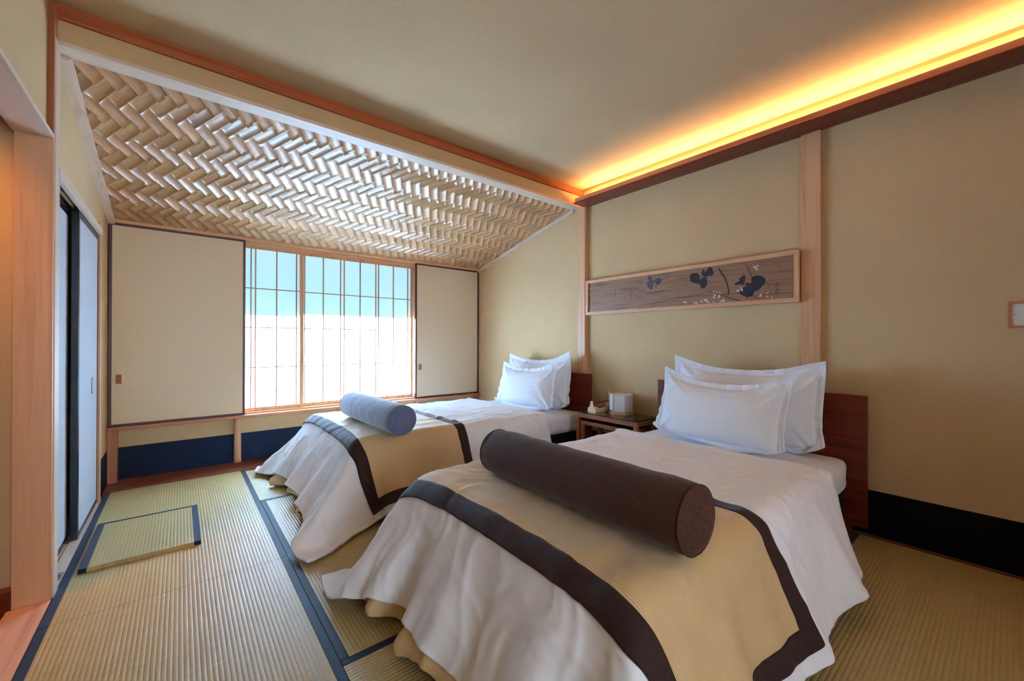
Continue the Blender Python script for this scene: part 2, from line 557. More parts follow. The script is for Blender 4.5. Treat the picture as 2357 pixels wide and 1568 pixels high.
# hallway at the left
struct(box('wall_hall_end', (-2.3, 2.64, -0.1), (-0.53, 2.66, ZC), M['wall'], None, 0))
struct(box('wall_hall_far', (-2.32, -0.2, -0.1), (-2.3, 2.66, ZC), M['wall'], None, 0))
struct(box('wall_hall_near', (-2.3, -0.22, -0.1), (-0.53, -0.2, ZC), M['wall'], None, 0))
struct(box('baseboard_hall_end', (-2.3, 2.585, -0.02), (-0.535, 2.64, 0.075), M['redx'], None, 0.002))
hf = struct(box('floor_hall', (-2.3, -0.2, -0.09), (-0.545, 2.64, -0.02), M['redy'], None, 0.001))
struct(box('trim_threshold', (-0.545, 0.9, -0.05), (-0.4215, 2.577, 0.0), wood('threshold_cypress', srgb(222, 176, 150), srgb(200, 148, 120), 'y', 0.28), None, 0.001))

# cornice and frames of the window wall
struct(box('trim_cornice_back', (-0.40, 4.345, 2.015), (XA, 4.40, 2.046), M['hinx'], None, 0.002))
wf = struct(boxes('window_1', [((0.42, 4.395, 1.985), (2.14, YB + 0.05, 2.02)),
                              ((0.42, 4.395, 0.437), (2.14, YB + 0.05, 0.452))], M['hinx'], None, 0.0015))
box('head_rail', (0.42, 4.405, 1.972), (2.14, 4.412, 1.99), M['hinx'], wf, 0.001)
box('side_jamb', (2.115, 4.40, 0.45), (2.14, YB + 0.05, 1.99), M['hinz'], wf, 0.0015)
box('side_jamb', (0.20, 4.42, 0.45), (0.225, YB + 0.05, 1.99), M['hinz'], wf, 0.0015)

def shoji(name, x0, x1, y, xs, sl, sr, z0=0.452, z1=1.988):
    """a shoji screen: frame, papers, bars"""
    zt, zb = 1.958, 0.487
    f = boxes(name, [((x0, y - 0.012, z0), (x0 + sl, y + 0.012, z1)), ((x1 - sr, y - 0.012, z0), (x1, y + 0.012, z1)),
                     ((x0 + sl, y - 0.012, z0), (x1 - sr, y + 0.012, zb)), ((x0 + sl, y - 0.012, zt), (x1 - sr, y + 0.012, z1))],
              M['hinz'], None, 0.0015)
    struct(f)
    hz = [1.592, 1.229, 0.857]
    for x in xs:
        box('upright_bar', (x - 0.0046, y - 0.010, zb), (x + 0.0046, y + 0.002, zt), M['choz'], f, 0)
    for z in hz:
        box('cross_bar', (x0 + sl, y - 0.009, z - 0.0042), (x1 - sr, y + 0.001, z + 0.0042), M['chox'], f, 0)
    ex = [x0 + sl * 0.5] + list(xs) + [x1 - sr * 0.5]
    ez = [zt + 0.01] + hz + [zb - 0.01]
    verts, faces = [], []
    p = box('paper', (x0 + sl * 0.5, y + 0.0045, zb - 0.01), (x1 - sr * 0.5, y + 0.0050, zt + 0.01), M['shoji'], f, 0)
    return f
shoji('window_2', 0.36, 0.945, 4.432, [0.503, 0.539, 0.711, 0.881], 0.03, 0.034)
shoji('window_3', 0.915, 2.116, 4.462, [0.961, 1.135, 1.305, 1.342, 1.509, 1.681, 1.712, 1.884, 2.059], 0.034, 0.02)

# outside: deep eave and pale ground
struct(box('eave', (-3.0, YB + 0.12, 2.30), (6.0, 5.40, 2.38), plain('weathered_eave', srgb(92, 84, 78), 0.8, 0.2), None, 0.0))
struct(box('ground_outside', (-12, YB + 0.12, -0.6), (14, 24, -0.5), M['outside'], None, 0.0))

# ------------------------------------------------------------------ woven splint ceiling
wy0, wz0, wy1, wz1 = 2.70, 2.4167, 4.44, 2.0165
Lw = math.hypot(wy1 - wy0, wz1 - wz0)
sdir = Vector((0, wy1 - wy0, wz1 - wz0)).normalized()
ndir = Vector((1, 0, 0)).cross(sdir).normalized()          # up, away from the room
if ndir.z < 0:
    ndir = -ndir
def W2(x, s, n=0.0):
    return Vector((x, wy0, wz0)) + sdir * s + ndir * n
wroot = prism('ceiling_woven', [W2(-0.45, -0.02, 0.016), W2(XA + 0.01, -0.02, 0.016), W2(XA + 0.01, Lw, 0.016), W2(-0.45, Lw, 0.016)],
              ndir * 0.02, M['dark'])
struct(wroot)
U = Vector((0.04, 0.0765)); V = Vector((0.04, -0.0765))
s_off = math.hypot(0.03, 0.03 * (wz1 - wz0) / (wy1 - wy0))
P0 = Vector((-0.179, 0.298 + s_off))

def splint_verts(a, b, ex=0.006):
    """parallelogram splint: long vector a, wide vector b; ends run up behind the crossing splints"""
    n = 6
    al = a.length
    vs, uv = [], []
    for i in range(n + 1):
        tt = -ex / al * 2 + (1 + 4 * ex / al) * i / n
        h = 0.0030 * (0.5 - tt) + 0.0022 * max(0.0, 0.06 - tt) / 0.12
        for j in (0.008, 0.5, 0.992):
            bow = -0.0001 if j == 0.5 else 0.0
            vs.append((a * tt + b * j, h + bow))
            uv.append((tt * al * 10, j))
    return vs, uv, n

def splint_mesh(name, a, b):
    vs, uv, n = splint_verts(a, b)
    ctr = (a + b) * 0.5
    verts = [((p.x - ctr.x), (p.y - ctr.y), h) for p, h in vs]
    nb = len(verts)
    verts += [(x, y, h + 0.0016) for x, y, h in verts]
    faces = []
    for i in range(n):
        for j in range(2):
            q = (i * 3 + j, (i + 1) * 3 + j, (i + 1) * 3 + j + 1, i * 3 + j + 1)
            faces.append(q)
    ring = [i * 3 for i in range(n + 1)] + [n * 3 + 1] + [i * 3 + 2 for i in range(n, -1, -1)] + [1]
    for p, q in zip(ring, ring[1:] + ring[:1]):
        faces.append((p, q, q + nb, p + nb))
    me = me_from(verts, faces, True, name)
    for p in me.polygons[2 * n:]: p.use_smooth = False
    ul = me.uv_layers.new(name='UVMap')
    uvs = uv + uv
    for l in me.loops:
        ul.data[l.index].uv = uvs[l.vertex_index]
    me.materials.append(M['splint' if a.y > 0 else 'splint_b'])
    return me, ctr
basis = Matrix(((1, 0, 0), (0, 1, 0), (0, 0, 1))).to_4x4()
RM = Matrix((Vector((1, 0, 0)), sdir, ndir)).transposed().to_4x4()
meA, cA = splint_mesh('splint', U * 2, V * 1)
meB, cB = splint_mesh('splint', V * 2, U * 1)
pieces = []
rr = random.Random(5)
xmin, xmax, smin, smax = -0.405, XA - 0.006, 0.005, Lw - 0.04
for i in range(-60, 70):
    for j in range(-60, 70):
        q = (i - j) % 4
        if q == 0:
            c = P0 + U * i + V * j + cA; me = meA
        elif q == 3:
            c = P0 + U * i + V * j + cB; me = meB     # cells j = i-3, i-2
        else:
            continue
        if xmin - 0.09 < c.x < xmax + 0.09 and smin - 0.10 < c.y < smax + 0.10:
            w = W2(c.x, c.y)
            d = (w - Vector((0, 0, 1.1))).length
            pieces.append((d, c, me, q))
pieces.sort(key=lambda p: p[0])
def place(c):
    return (Matrix.Translation(W2(c.x, c.y)) @ RM @
            Matrix.Rotation(rr.uniform(-0.02, 0.02), 4, 'X') @ Matrix.Rotation(rr.uniform(-0.025, 0.025), 4, 'Y'))
joined = bmesh.new()
juv = joined.loops.layers.uv.new('UVMap')
nsingle = 0
for d, c, me, q in pieces:
    mw = place(c)
    edge = c.x < xmin + 0.085 or c.x > xmax - 0.085 or c.y < smin + 0.085 or c.y > smax - 0.085
    inside = xmin < c.x < xmax and smin < c.y < smax
    bm = None
    if edge:
        bm = bmesh.new(); bm.from_mesh(me)
        lim = [(W2(xmin, 0), Vector((-1, 0, 0))), (W2(xmax, 0), Vector((1, 0, 0))),
               (W2(0, smin), -sdir), (W2(0, smax), sdir)]
        inv = mw.inverted()
        for pc, pn in lim:
            bmesh.ops.bisect_plane(bm, geom=list(bm.verts) + list(bm.edges) + list(bm.faces), plane_co=inv @ pc,
                                   plane_no=inv.to_3x3() @ pn, clear_outer=True)
        if len(bm.faces) < 4:
            bm.free(); continue
    if nsingle < 300 and inside:
        if bm is not None:
            m2 = bpy.data.meshes.new('splint'); bm.to_mesh(m2); m2.materials.append(me.materials[0])
        else:
            m2 = me
        o = bpy.data.objects.new('splint', m2); COL.objects.link(o)
        o.parent = wroot; o.matrix_local = mw
        nsingle += 1
    else:
        if bm is None:
            bm = bmesh.new(); bm.from_mesh(me)
        bm.transform(mw)
        m2 = bpy.data.meshes.new('tmp'); bm.to_mesh(m2)
        joined.from_mesh(m2); bpy.data.meshes.remove(m2)
    if bm is not None:
        bm.free()
jm = bpy.data.meshes.new('splint_field'); joined.to_mesh(jm); joined.free()
o = link('splint_field', jm, wroot, M['splint_i']); o['kind'] = 'stuff'
# edge trims of the woven ceiling
def slope_bar(name, x0, x1, n0, n1, mat, s0=0.0, s1=None):
    s1 = Lw - 0.03 if s1 is None else s1
    o = prism(name, [W2(x0, s0, n0), W2(x1, s0, n0), W2(x1, s0, n1), W2(x0, s0, n1)], sdir * (s1 - s0), mat, None, bevel=0.0015)
    return struct(o)
slope_bar('trim_weave_left', XL - 0.01, -0.400, -0.028, 0.015, M['paley'], 0.03)
slope_bar('trim_weave_right', XA - 0.022, XA + 0.01, -0.030, 0.015, M['paley'], 0.03)
slope_bar('trim_weave_bead_left', -0.402, -0.392, -0.022, 0.012, M['paley'], 0.03)

# ------------------------------------------------------------------ floor and tatami
floor = struct(box('floor', (-2.4, YF, -0.15), (XR + 0.1, YB + 0.1, -0.05), M['dark'], None, 0))
struct(box('trim_platform', (XL, 4.133, -0.05), (XA, YB, 0.003), wood('platform_wood', srgb(142, 76, 52), srgb(110, 52, 36), 'x', 0.35), None, 0.002))

def tatami(x0, x1, y0, y1, axis, parent, ztop=0.0, name='tatami_mat', h0=(1, 1), vis=True, thick=0.05):
    """rush mat with ribs along `axis`; cloth borders on the two long edges"""
    d = off(parent)
    hw = 0.03
    a0, a1 = (x0, x1) if axis == 'y' else (y0, y1)          # across the ribs
    l0, l1 = (y0, y1) if axis == 'y' else (x0, x1)
    a0i, a1i = a0 + hw * h0[0], a1 - hw * h0[1]
    pitch = 0.0148
    n = max(2, int(round((a1i - a0i) / pitch)))
    pitch = (a1i - a0i) / n
    prof = []
    for i in range(n):
        for f, hgt in ((0.0, -0.0012), (0.10, -0.0005), (0.35, 0.0), (0.65, 0.0), (0.90, -0.0005)):
            prof.append((a0i + (i + f) * pitch, ztop + hgt))
    prof.append((a1i, ztop - 0.0016))
    verts, faces = [], []
    g = 0.0011
    for l in (l0 + g, l1 - g):
        for a, z in prof:
            verts.append(((a, l, z) if axis == 'y' else (l, a, z)))
    m = len(prof)
    for i in range(m - 1):
        faces.append((i, i + 1, m + i + 1, m + i) if axis == 'y' else (i, m + i, m + i + 1, i + 1))
    # body skirts
    for l in (0, 1):
        b = len(verts)
        for a in (a0i, a1i):
            p = (a, (l0 + g, l1 - g)[l], ztop - thick)
            verts.append(p if axis == 'y' else (p[1], p[0], p[2]))
        faces.append((l * m, l * m + m - 1, b + 1, b))
    b = len(verts) - 4
    faces.append((b, b + 1, b + 3, b + 2))
    faces.append((0, b, b + 2, m)); faces.append((m - 1, 2 * m - 1, b + 3, b + 1))
    verts = [Vector(v) - d for v in verts]
    me = me_from(verts, faces, False, name)
    for p in list(me.polygons)[:m - 1]: p.use_smooth = True
    o = link(name, me, parent, M['tat_y'] if axis == 'y' else M['tat_x'])
    for k in (0, 1):
        if h0[k]:
            lo, hi = ((a0 + g, a0i + 0.001), (a1i - 0.001, a1 - g))[k]
            A = (lo, l0 + g, ztop - thick) if axis == 'y' else (l0 + g, lo, ztop - thick)
            B = (hi, l1 - g, ztop + 0.0008) if axis == 'y' else (l1 - g, hi, ztop + 0.0008)
            bo = box('cloth_border', A, B, M['heri'], None, 0.0008)
            bo.parent = o
            bo.data.transform(Matrix.Translation(-d)) if d.length else None
    return o
XT = -0.42
for (x0, x1, y0, y1, ax) in [
        (XT, 0.43, 2.343, 4.133, 'y'), (XT, 0.43, 0.553, 2.343, 'y'), (XT, 0.43, -1.237, 0.553, 'y'), (XT, 0.43, YF, -1.237, 'y'),
        (0.43, 2.22, 3.25, 4.133, 'x'), (2.22, 3.025, 3.25, 4.133, 'x'),
        (0.43, 1.295, 1.46, 3.25, 'y'), (1.295, 2.16, 1.46, 3.25, 'y'), (2.16, 3.025, 1.46, 3.25, 'y'),
        (0.43, 1.24, 0.58, 1.46, 'x'), (1.24, 3.028, 0.58, 1.46, 'x'),
        (0.43, 1.24, -0.30, 0.58, 'x'), (1.24, 3.028, -0.30, 0.58, 'x'),
        (0.43, 3.028, -1.18, -0.30, 'x'), (0.43, 3.028, YF, -1.18, 'x')]:
    tatami(x0, x1, y0, y1, ax, floor)

# small loose mat lying on the big one
sm = thing('small_mat', 'small raised rush mat with navy borders lying on the tatami by the sliding doors', 'mat', (-0.14, 3.08, 0.0))
smat = tatami(-0.372, 0.092, 2.775, 3.395, 'y', sm, 0.021, 'rush_surface', (1, 1), True, 0.0205)
box('end_border', (-0.371, 3.377, 0.001), (0.091, 3.396, 0.0225), M['heri'], sm, 0.001)

# outlet in the door sill
ou = thing('floor_outlet', 'small grey metal outlet plate set in the door sill by the pale post', 'outlet', (-0.436, 2.80, 0.002))
box('cover_plate', (-0.448, 2.762, 0.002), (-0.4225, 2.842, 0.005), M['metal'], ou, 0.001)
box('socket_slot', (-0.440, 2.79, 0.0045), (-0.430, 2.797, 0.0058), M['black'], ou, 0)
box('socket_slot', (-0.440, 2.806, 0.0045), (-0.430, 2.813, 0.0058), M['black'], ou, 0)

# ------------------------------------------------------------------ sliding doors at the left
def door(name, y0, y1, xf, xb, pull=None):
    z0, z1 = 0.004, 1.832
    fr = 0.028
    d = boxes(name, [((xb, y0, z0), (xf, y0 + fr, z1)), ((xb, y1 - fr * 0.6, z0), (xf, y1, z1)),
                     ((xb, y0 + fr, z0), (xf, y1 - fr * 0.6, z0 + fr)), ((xb, y0 + fr, z1 - fr * 1.6), (xf, y1 - fr * 0.6, z1))],
              M['black'], None, 0.0015)
    struct(d)
    box('door_paper', (xb + 0.004, y0 + fr, z0 + fr), (xf - 0.002, y1 - fr * 0.6, z1 - fr * 1.6), M['whitepaper'], d, 0)
    if pull:
        y, z = pull
        ring = [(xf + 0.0005, y + 0.020 * math.cos(a), z + 0.052 * math.sin(a)) for a in np.linspace(0, 2 * math.pi, 24, endpoint=False)]
        tube('door_pull', ring, 0.003, M['metal'], d, 6, True)
        prism('pull_dish', [(xf - 0.001, y + 0.019 * math.cos(a), z + 0.05 * math.sin(a)) for a in np.linspace(0, 2 * math.pi, 24, endpoint=False)],
              (0.0015, 0, 0), M['whitepaper'], d)
    return d
door('door_1', 2.20 + 0.47, 3.285, -0.478, -0.506)
door('door_2', 3.257, 3.932, -0.436, -0.466, (3.72, 0.815))

# ------------------------------------------------------------------ window shutters (cream panels), shelf
def cream_panel(x0, x1, label, hx):
    t_ = thing('sliding_panel', label, 'sliding panel', ((x0 + x1) / 2, 4.39, 0.437))
    y0, y1, z0, z1, fr = 4.372, 4.396, 0.437, 2.016, 0.018
    boxes('lacquer_frame', [((x0, y0, z0), (x0 + fr, y1, z1)), ((x1 - fr, y0, z0), (x1, y1, z1)),
                            ((x0 + fr, y0, z0), (x1 - fr, y1, z0 + fr)), ((x0 + fr, y0, z1 - fr), (x1 - fr, y1, z1))], M['wine'], t_, 0.0015)
    box('panel_paper', (x0 + fr, y0 + 0.004, z0 + fr), (x1 - fr, y1 - 0.004, z1 - fr), M['cream'], t_, 0)
    hz0, hz1, hw = 0.766, 0.842, 0.019
    h = boxes('finger_pull', [((hx - hw, y0 + 0.001, hz0), (hx - hw + 0.004, y0 + 0.006, hz1)), ((hx + hw - 0.004, y0 + 0.001, hz0), (hx + hw, y0 + 0.006, hz1)),
                              ((hx - hw, y0 + 0.001, hz0), (hx + hw, y0 + 0.006, hz0 + 0.004)), ((hx - hw, y0 + 0.001, hz1 - 0.004), (hx + hw, y0 + 0.006, hz1)),
                              ], M['hinz'], t_, 0.0005)
    c = box('pull_recess', (hx - hw + 0.004, y0 + 0.0036, hz0 + 0.004), (hx + hw - 0.004, y0 + 0.0045, hz1 - 0.004), M['brown'], None, 0)
    c.data.transform(Matrix.Translation(-Vector(t_.location))); c.parent = h
cream_panel(-0.428, 0.455, 'large cream sliding panel in a dark frame left of the window', -0.370)
cream_panel(2.118, 3.004, 'cream sliding panel in a dark frame right of the window, above the far bed', 2.178)

sh = thing('window_shelf', 'long reddish wood shelf under the window on round log legs', 'shelf', (1.29, 4.40, 0.0))
box('shelf_board', (-0.43, 4.335, 0.413), (3.006, YB, 0.4365), M['chox'], sh, 0.002)
for x, w_ in ((0.405, 0.0275), (1.298, 0.0275), (2.159, 0.0275)):
    pr = []
    for i in range(13):
        h_ = 0.003 + 0.41 * i / 12
        r_ = w_ * (1.06 - 0.10 * i / 12)
        pr.append((r_, h_))
        if i == 6:
            pr += [(r_, h_ + 0.004), (r_ * 0.95, h_ + 0.005), (r_ * 0.95, h_ + 0.007), (r_ * 0.99, h_ + 0.008)]
    lathe('log_leg', pr, (x, 4.435, 0.0), M['hinz'], sh, 20)
box('end_leg', (-0.432, 4.37, 0.003), (-0.378, 4.46, 0.413), M['choz'], sh, 0.003)
box('end_leg', (2.955, 4.37, 0.003), (3.004, 4.46, 0.413), M['choz'], sh, 0.003)

# ------------------------------------------------------------------ framed ink painting
pf = thing('framed_painting', 'long narrow framed wood panel with ink leaves and blossoms on the wall', 'picture', (3.01, 1.70, 1.52))
py0, py1, pz0, pz1 = 0.835, 2.562, 1.355, 1.682
fx0, fx1 = 2.992, 3.018
fw = 0.028
tilt = 0.006
def mitred(name, a, b, inner_a, inner_b):
    pts = [(fx0, a[0], a[1]), (fx0, b[0], b[1]), (fx0, inner_b[0], inner_b[1]), (fx0, inner_a[0], inner_a[1])]
    return prism(name, pts, (fx1 - fx0, 0, 0), M['hiny'] if abs(a[0] - b[0]) > 0.5 else M['hinz'], pf, bevel=0.001)
o4 = [(py0, pz0), (py1, pz0), (py1, pz1), (py0, pz1)]
i4 = [(py0 + fw, pz0 + fw), (py1 - fw, pz0 + fw), (py1 - fw, pz1 - fw), (py0 + fw, pz1 - fw)]
for k_ in range(4):
    mitred('frame_rail', o4[k_], o4[(k_ + 1) % 4], i4[k_], i4[(k_ + 1) % 4])
M['panelwood'] = wood('stained_panel_wood', srgb(150, 112, 86), srgb(104, 76, 58), 'y', 0.4, 110, 420)
pn = box('panel', (3.006, py0 + fw - 0.002, pz0 + fw - 0.002), (3.014, py1 - fw + 0.002, pz1 - fw + 0.002), M['panelwood'], pf, 0)
M['ink'] = plain('ink', srgb(50, 50, 58), 0.7, 0.2)
M['ink2'] = plain('thin_ink', srgb(80, 76, 84), 0.6, 0.3)
M['whitepaint'] = plain('white_paint', srgb(205, 200, 196), 0.6, 0.3)
PX = 3.0055
pl = Vector(pf.location)
# picture plane position from fractions: a (0 left .. 1 right as seen), b (0 bottom .. 1 top)
def pp(a, b):
    a = a / (a + 0.664 * (1 - a))
    return (PX, py1 - fw - a * (py1 - py0 - 2 * fw), pz0 + fw + b * (pz1 - pz0 - 2 * fw))
def leaf(a, b, la, lb, ang, mat, lift=0.0):
    cx = pp(a, b)
    n = 18
    pts = []
    for i in range(n):
        th = 2 * math.pi * i / n
        r = 1 + 0.10 * math.sin(3 * th + a * 40) - 0.16 * (math.cos(th) < -0.85)
        u, v = la * math.cos(th) * r, lb * math.sin(th) * r * (1.0 + 0.25 * math.cos(th))
        pts.append((PX - lift, cx[1] - (u * math.cos(ang) - v * math.sin(ang)), cx[2] + u * math.sin(ang) + v * math.cos(ang)))
    return pts
def polyset(name, polys, mat):
    verts, faces = [], []
    for p in polys:
        b_ = len(verts)
        verts += [Vector(q) - pl for q in p]
        faces.append(tuple(range(b_, b_ + len(p))))
    bm = bmesh.new(); me = me_from(verts, faces); bm.from_mesh(me)
    r_ = bmesh.ops.extrude_face_region(bm, geom=list(bm.faces))
    bmesh.ops.translate(bm, verts=[g for g in r_['geom'] if isinstance(g, bmesh.types.BMVert)], vec=(0.0006, 0, 0))
    bmesh.ops.recalc_face_normals(bm, faces=bm.faces)
    bm.to_mesh(me); bm.free()
    return link(name, me, pf, mat)
def stroke(pts, w0, w1, lift=0.0):
    P_ = [Vector(pp(*p)) for p in pts]
    L_, R_ = [], []
    n = len(P_)
    for i, p in enumerate(P_):
        t_ = (P_[min(i + 1, n - 1)] - P_[max(i - 1, 0)]).normalized()
        s_ = Vector((0, -t_.z, t_.y))
        w_ = w0 + (w1 - w0) * i / (n - 1)
        L_.append(p + s_ * w_); R_.append(p - s_ * w_)
    out = []
    for i in range(n - 1):
        out.append([tuple(q + Vector((-lift, 0, 0))) for q in (L_[i], L_[i + 1], R_[i + 1], R_[i])])
    return out
dark_leaves = [(0.512, 0.755, 0.0409, 0.0358, 0.2), (0.525, 0.665, 0.0261, 0.0247, -0.4), (0.558, 0.841, 0.0178, 0.0243, 0.3), (0.587, 0.857, 0.0298, 0.0307, 0.3), (0.57, 0.791, 0.0176, 0.0161, 0), (0.556, 0.602, 0.0331, 0.0352, -0.2), (0.554, 0.494, 0.0179, 0.019, 0), (0.745, 0.541, 0.0209, 0.0313, -0.2), (0.723, 0.467, 0.0213, 0.0101, 0.2), (0.818, 0.467, 0.0481, 0.0414, -0.15), (0.81, 0.345, 0.0378, 0.0293, 0.1), (0.788, 0.325, 0.0235, 0.032, 0.3), (0.756, 0.245, 0.035, 0.0312, 0.1), (0.785, 0.203, 0.0235, 0.0247, 0), (0.769, 0.138, 0.0173, 0.0124, 0), (0.77, 0.426, 0.0151, 0.0099, 0.5)]
pale_leaves = [(0.295, 0.912, 0.019, 0.0198, 0), (0.298, 0.713, 0.0332, 0.0395, 0.2), (0.336, 0.775, 0.0305, 0.0269, 0.3), (0.327, 0.628, 0.0077, 0.009, 0), (0.314, 0.783, 0.014, 0.0136, 0)]
dl = []
for a, b, la, lb, an in dark_leaves:
    dl.append(leaf(a, b, la, lb, an, None, 0.0003 * (len(dl) % 4)))
for p_ in dl: polyset('ink_leaf', [p_], M['ink'])
tl = []
for a, b, la, lb, an in pale_leaves:
    tl.append(leaf(a, b, la, lb, an, None, 0.0003 * (len(tl) % 3)))
for p_ in tl: polyset('pale_ink_leaf', [p_], M['ink2'])
st = []
st += stroke([(0.632, 0.93), (0.645, 0.78), (0.662, 0.64), (0.674, 0.46), (0.682, 0.30), (0.680, 0.20), (0.668, 0.22)], .0045, .003, 0.0008)
st += stroke([(0.575, 0.36), (0.61, 0.28), (0.65, 0.20), (0.69, 0.10), (0.735, 0.02)], .0016, .0024, 0.0009)
st += stroke([(0.79, 0.62), (0.78, 0.75), (0.765, 0.90), (0.755, 0.96)], .0012, .0008, 0.0008)
st += stroke([(0.775, 0.80), (0.79, 0.92)], .0008, .0006, 0.0009)
st += stroke([(0.83, 0.86), (0.845, 0.96)], .0008, .0006, 0.0009)
st += stroke([(0.88, 0.94), (0.905, 0.88), (0.925, 0.76), (0.935, 0.62)], .0008, .0006, 0.0009)
st += stroke([(0.80, 0.10), (0.835, 0.04)], .0016, .0008, 0.001)
st += stroke([(0.33, 0.68), (0.35, 0.80), (0.38, 0.86), (0.40, 0.92)], .0010, .0018, 0.0008)
st += stroke([(0.13, 0.40), (0.13, 0.72)], .0007, .0007, 0.0008)
r2 = random.Random(3)
for _ in range(26):
    a, b = r2.uniform(0.17, 0.28), r2.uniform(0.30, 0.80)
    st += stroke([(a, b), (a + r2.uniform(-.012, .012), b + r2.uniform(-.10, .10)), (a + r2.uniform(-.02, .02), b + r2.uniform(-.16, .16))], .0009, .0004, 0.0008)
for _ in range(14):
    a, b = r2.uniform(0.64, 0.80), r2.uniform(0.05, 0.9)
    st += stroke([(a, b), (a + r2.uniform(-.02, .02), b + r2.uniform(-.08, .08))], .0007, .0004, 0.0008)
for a, b in ((0.855, .17), (0.885, .14), (0.872, .22)):
    st += stroke([(a, b), (a + 0.008, b + 0.14)], .001, .0006, 0.0009)
polyset('ink_stroke', st, M['ink'])['kind'] = 'stuff'
# brushed signature beside the leaves
sg = []
for s_ in [[(0.905, .34), (0.925, .36)], [(0.913, .40), (0.911, .28)], [(0.903, .28), (0.915, .30), (0.926, .27)], [(0.908, .24), (0.924, .25)],
           [(0.906, .20), (0.915, .22), (0.925, .19)], [(0.916, .22), (0.915, .12)], [(0.908, .17), (0.904, .12)], [(0.920, .17), (0.928, .12)], [(0.909, .12), (0.921, .12)]]:
    sg += stroke(s_, .0013, .0009, 0.0009)
polyset('signature', sg, M['ink'])
wp = []
for a, b, n_, sp in [(0.622, 0.24, 9, .018), (0.655, 0.02, 7, .015), (0.625, 0.10, 4, .02), (0.575, 0.08, 6, .014), (0.545, 0.07, 2, .006), (0.465, 0.10, 4, .010), (0.52, 0.01, 4, .01),
                     (0.735, 0.30, 7, .014), (0.815, 0.80, 8, .014), (0.835, 0.11, 3, .006), (0.875, 0.10, 3, .02), (0.24, 0.13, 5, .010)]:
    for _ in range(n_):
        aa = a + r2.uniform(-sp, sp); bb = min(max(b + r2.uniform(-sp * 4, sp * 4), 0.04), 0.95)
        s2 = 0.5 if a < 0.3 else 1.0
        wp.append(leaf(aa, bb, r2.uniform(.005, .010) * s2, r2.uniform(.003, .006) * s2, r2.uniform(0, 3), None, 0.0012 + 0.0001 * (len(wp) % 4)))
polyset('white_blossom', wp, M['whitepaint'])['kind'] = 'stuff'

# wall switch at the right edge
sw = thing('wall_switch', 'white switch plate in a wooden frame on the right wall', 'switch', (3.03, -0.06, 1.23))
boxes('wooden_frame', [((3.030, -0.135, 1.169), (3.041, 0.008, 1.181)), ((3.030, -0.135, 1.283), (3.041, 0.008, 1.295)),
                       ((3.030, -0.004, 1.181), (3.041, 0.008, 1.283)), ((3.030, -0.135, 1.181), (3.041, -0.123, 1.283))], M['choz'], sw, 0.001)
box('plate', (3.034, -0.123, 1.181), (3.041, -0.004, 1.283), M['white_plastic'], sw, 0.001)
box('rocker', (3.031, -0.075, 1.226), (3.036, -0.021, 1.240), M['white_plastic'], sw, 0.001)
box('indicator_mark', (3.0335, -0.017, 1.231), (3.0345, -0.0125, 1.233), M['black'], sw, 0)

# ------------------------------------------------------------------ cloth
def constraint_sets(X, quads):
    return quads

def solve_links(x, w, links):
    """links: list of (slice_a, slice_b, rest, stiffness) on array x; uniform inverse mass w or pinned"""
    for sa, sb, L, k in links:
        a, b = x[sa], x[sb]
        d = b - a
        l = np.sqrt((d * d).sum(-1, keepdims=True)) + 1e-9
        c = d * ((l - L) / l * (0.5 * k))
        x[sa] = a + c
        x[sb] = b - c

def grid_links(nu, nv, hu, hv, rest_scale=None, shear=0.5, bend=0.3, bs=2):
    L = []
    s = slice
    def two(axis, step, rest, k):
        # colour by position along the axis so that no vertex is in two links of one set
        for c in range(2 * step):
            pass
    # structural u
    for c in (0, 1):
        n = (nu - 1 - c + 1) // 2
        if n > 0:
            L.append(((s(c, c + 2 * n, 2), s(None)), (s(c + 1, c + 1 + 2 * n, 2), s(None)), hu, 1.0))
        n = (nv - 1 - c + 1) // 2
        if n > 0:
            L.append(((s(None), s(c, c + 2 * n, 2)), (s(None), s(c + 1, c + 1 + 2 * n, 2)), hv, 1.0))
    d = math.hypot(hu, hv)
    for c in (0, 1):
        n = (nu - 1 - c + 1) // 2
        L.append(((s(c, c + 2 * n, 2), s(0, nv - 1)), (s(c + 1, c + 1 + 2 * n, 2), s(1, nv)), d, shear))
        L.append(((s(c, c + 2 * n, 2), s(1, nv)), (s(c + 1, c + 1 + 2 * n, 2), s(0, nv - 1)), d, shear))
    # bending: links over bs cells
    for o_ in range(bs):
        for c in (0, 1):
            idx = list(range(o_ + c * bs, nu - bs, 2 * bs))
            if idx:
                L.append(((s(idx[0], idx[-1] + 1, 2 * bs), s(None)), (s(idx[0] + bs, idx[-1] + bs + 1, 2 * bs), s(None)), bs * hu, bend))
            idx = list(range(o_ + c * bs, nv - bs, 2 * bs))
            if idx:
                L.append(((s(None), s(idx[0], idx[-1] + 1, 2 * bs)), (s(None), s(idx[0] + bs, idx[-1] + bs + 1, 2 * bs)), bs * hv, bend))
    return L

def push_box(x, c, h, r):
    """push points out of a rounded box; returns mask of contacts"""
    p = x - c
    q = np.abs(p) - (h - r)
    qo = np.maximum(q, 0)
    lo = np.sqrt((qo * qo).sum(-1))
    inner = np.minimum(q.max(-1), 0)
    d = lo + inner - r
    m = d < 0
    if m.any():
        pm, qm = p[m], q[m]
        g = np.zeros_like(pm)
        out = qm.max(-1) > 0
        g[out] = np.maximum(qm[out], 0) / (np.sqrt((np.maximum(qm[out], 0) ** 2).sum(-1, keepdims=True)) + 1e-9)
        if (~out).any():
            k = qm[~out].argmax(-1)
            gg = np.zeros((len(k), 3)); gg[np.arange(len(k)), k] = 1
            g[~out] = gg
        g *= np.sign(pm + 1e-12)
        x[m] = x[m] - g * d[m][:, None]
    return m

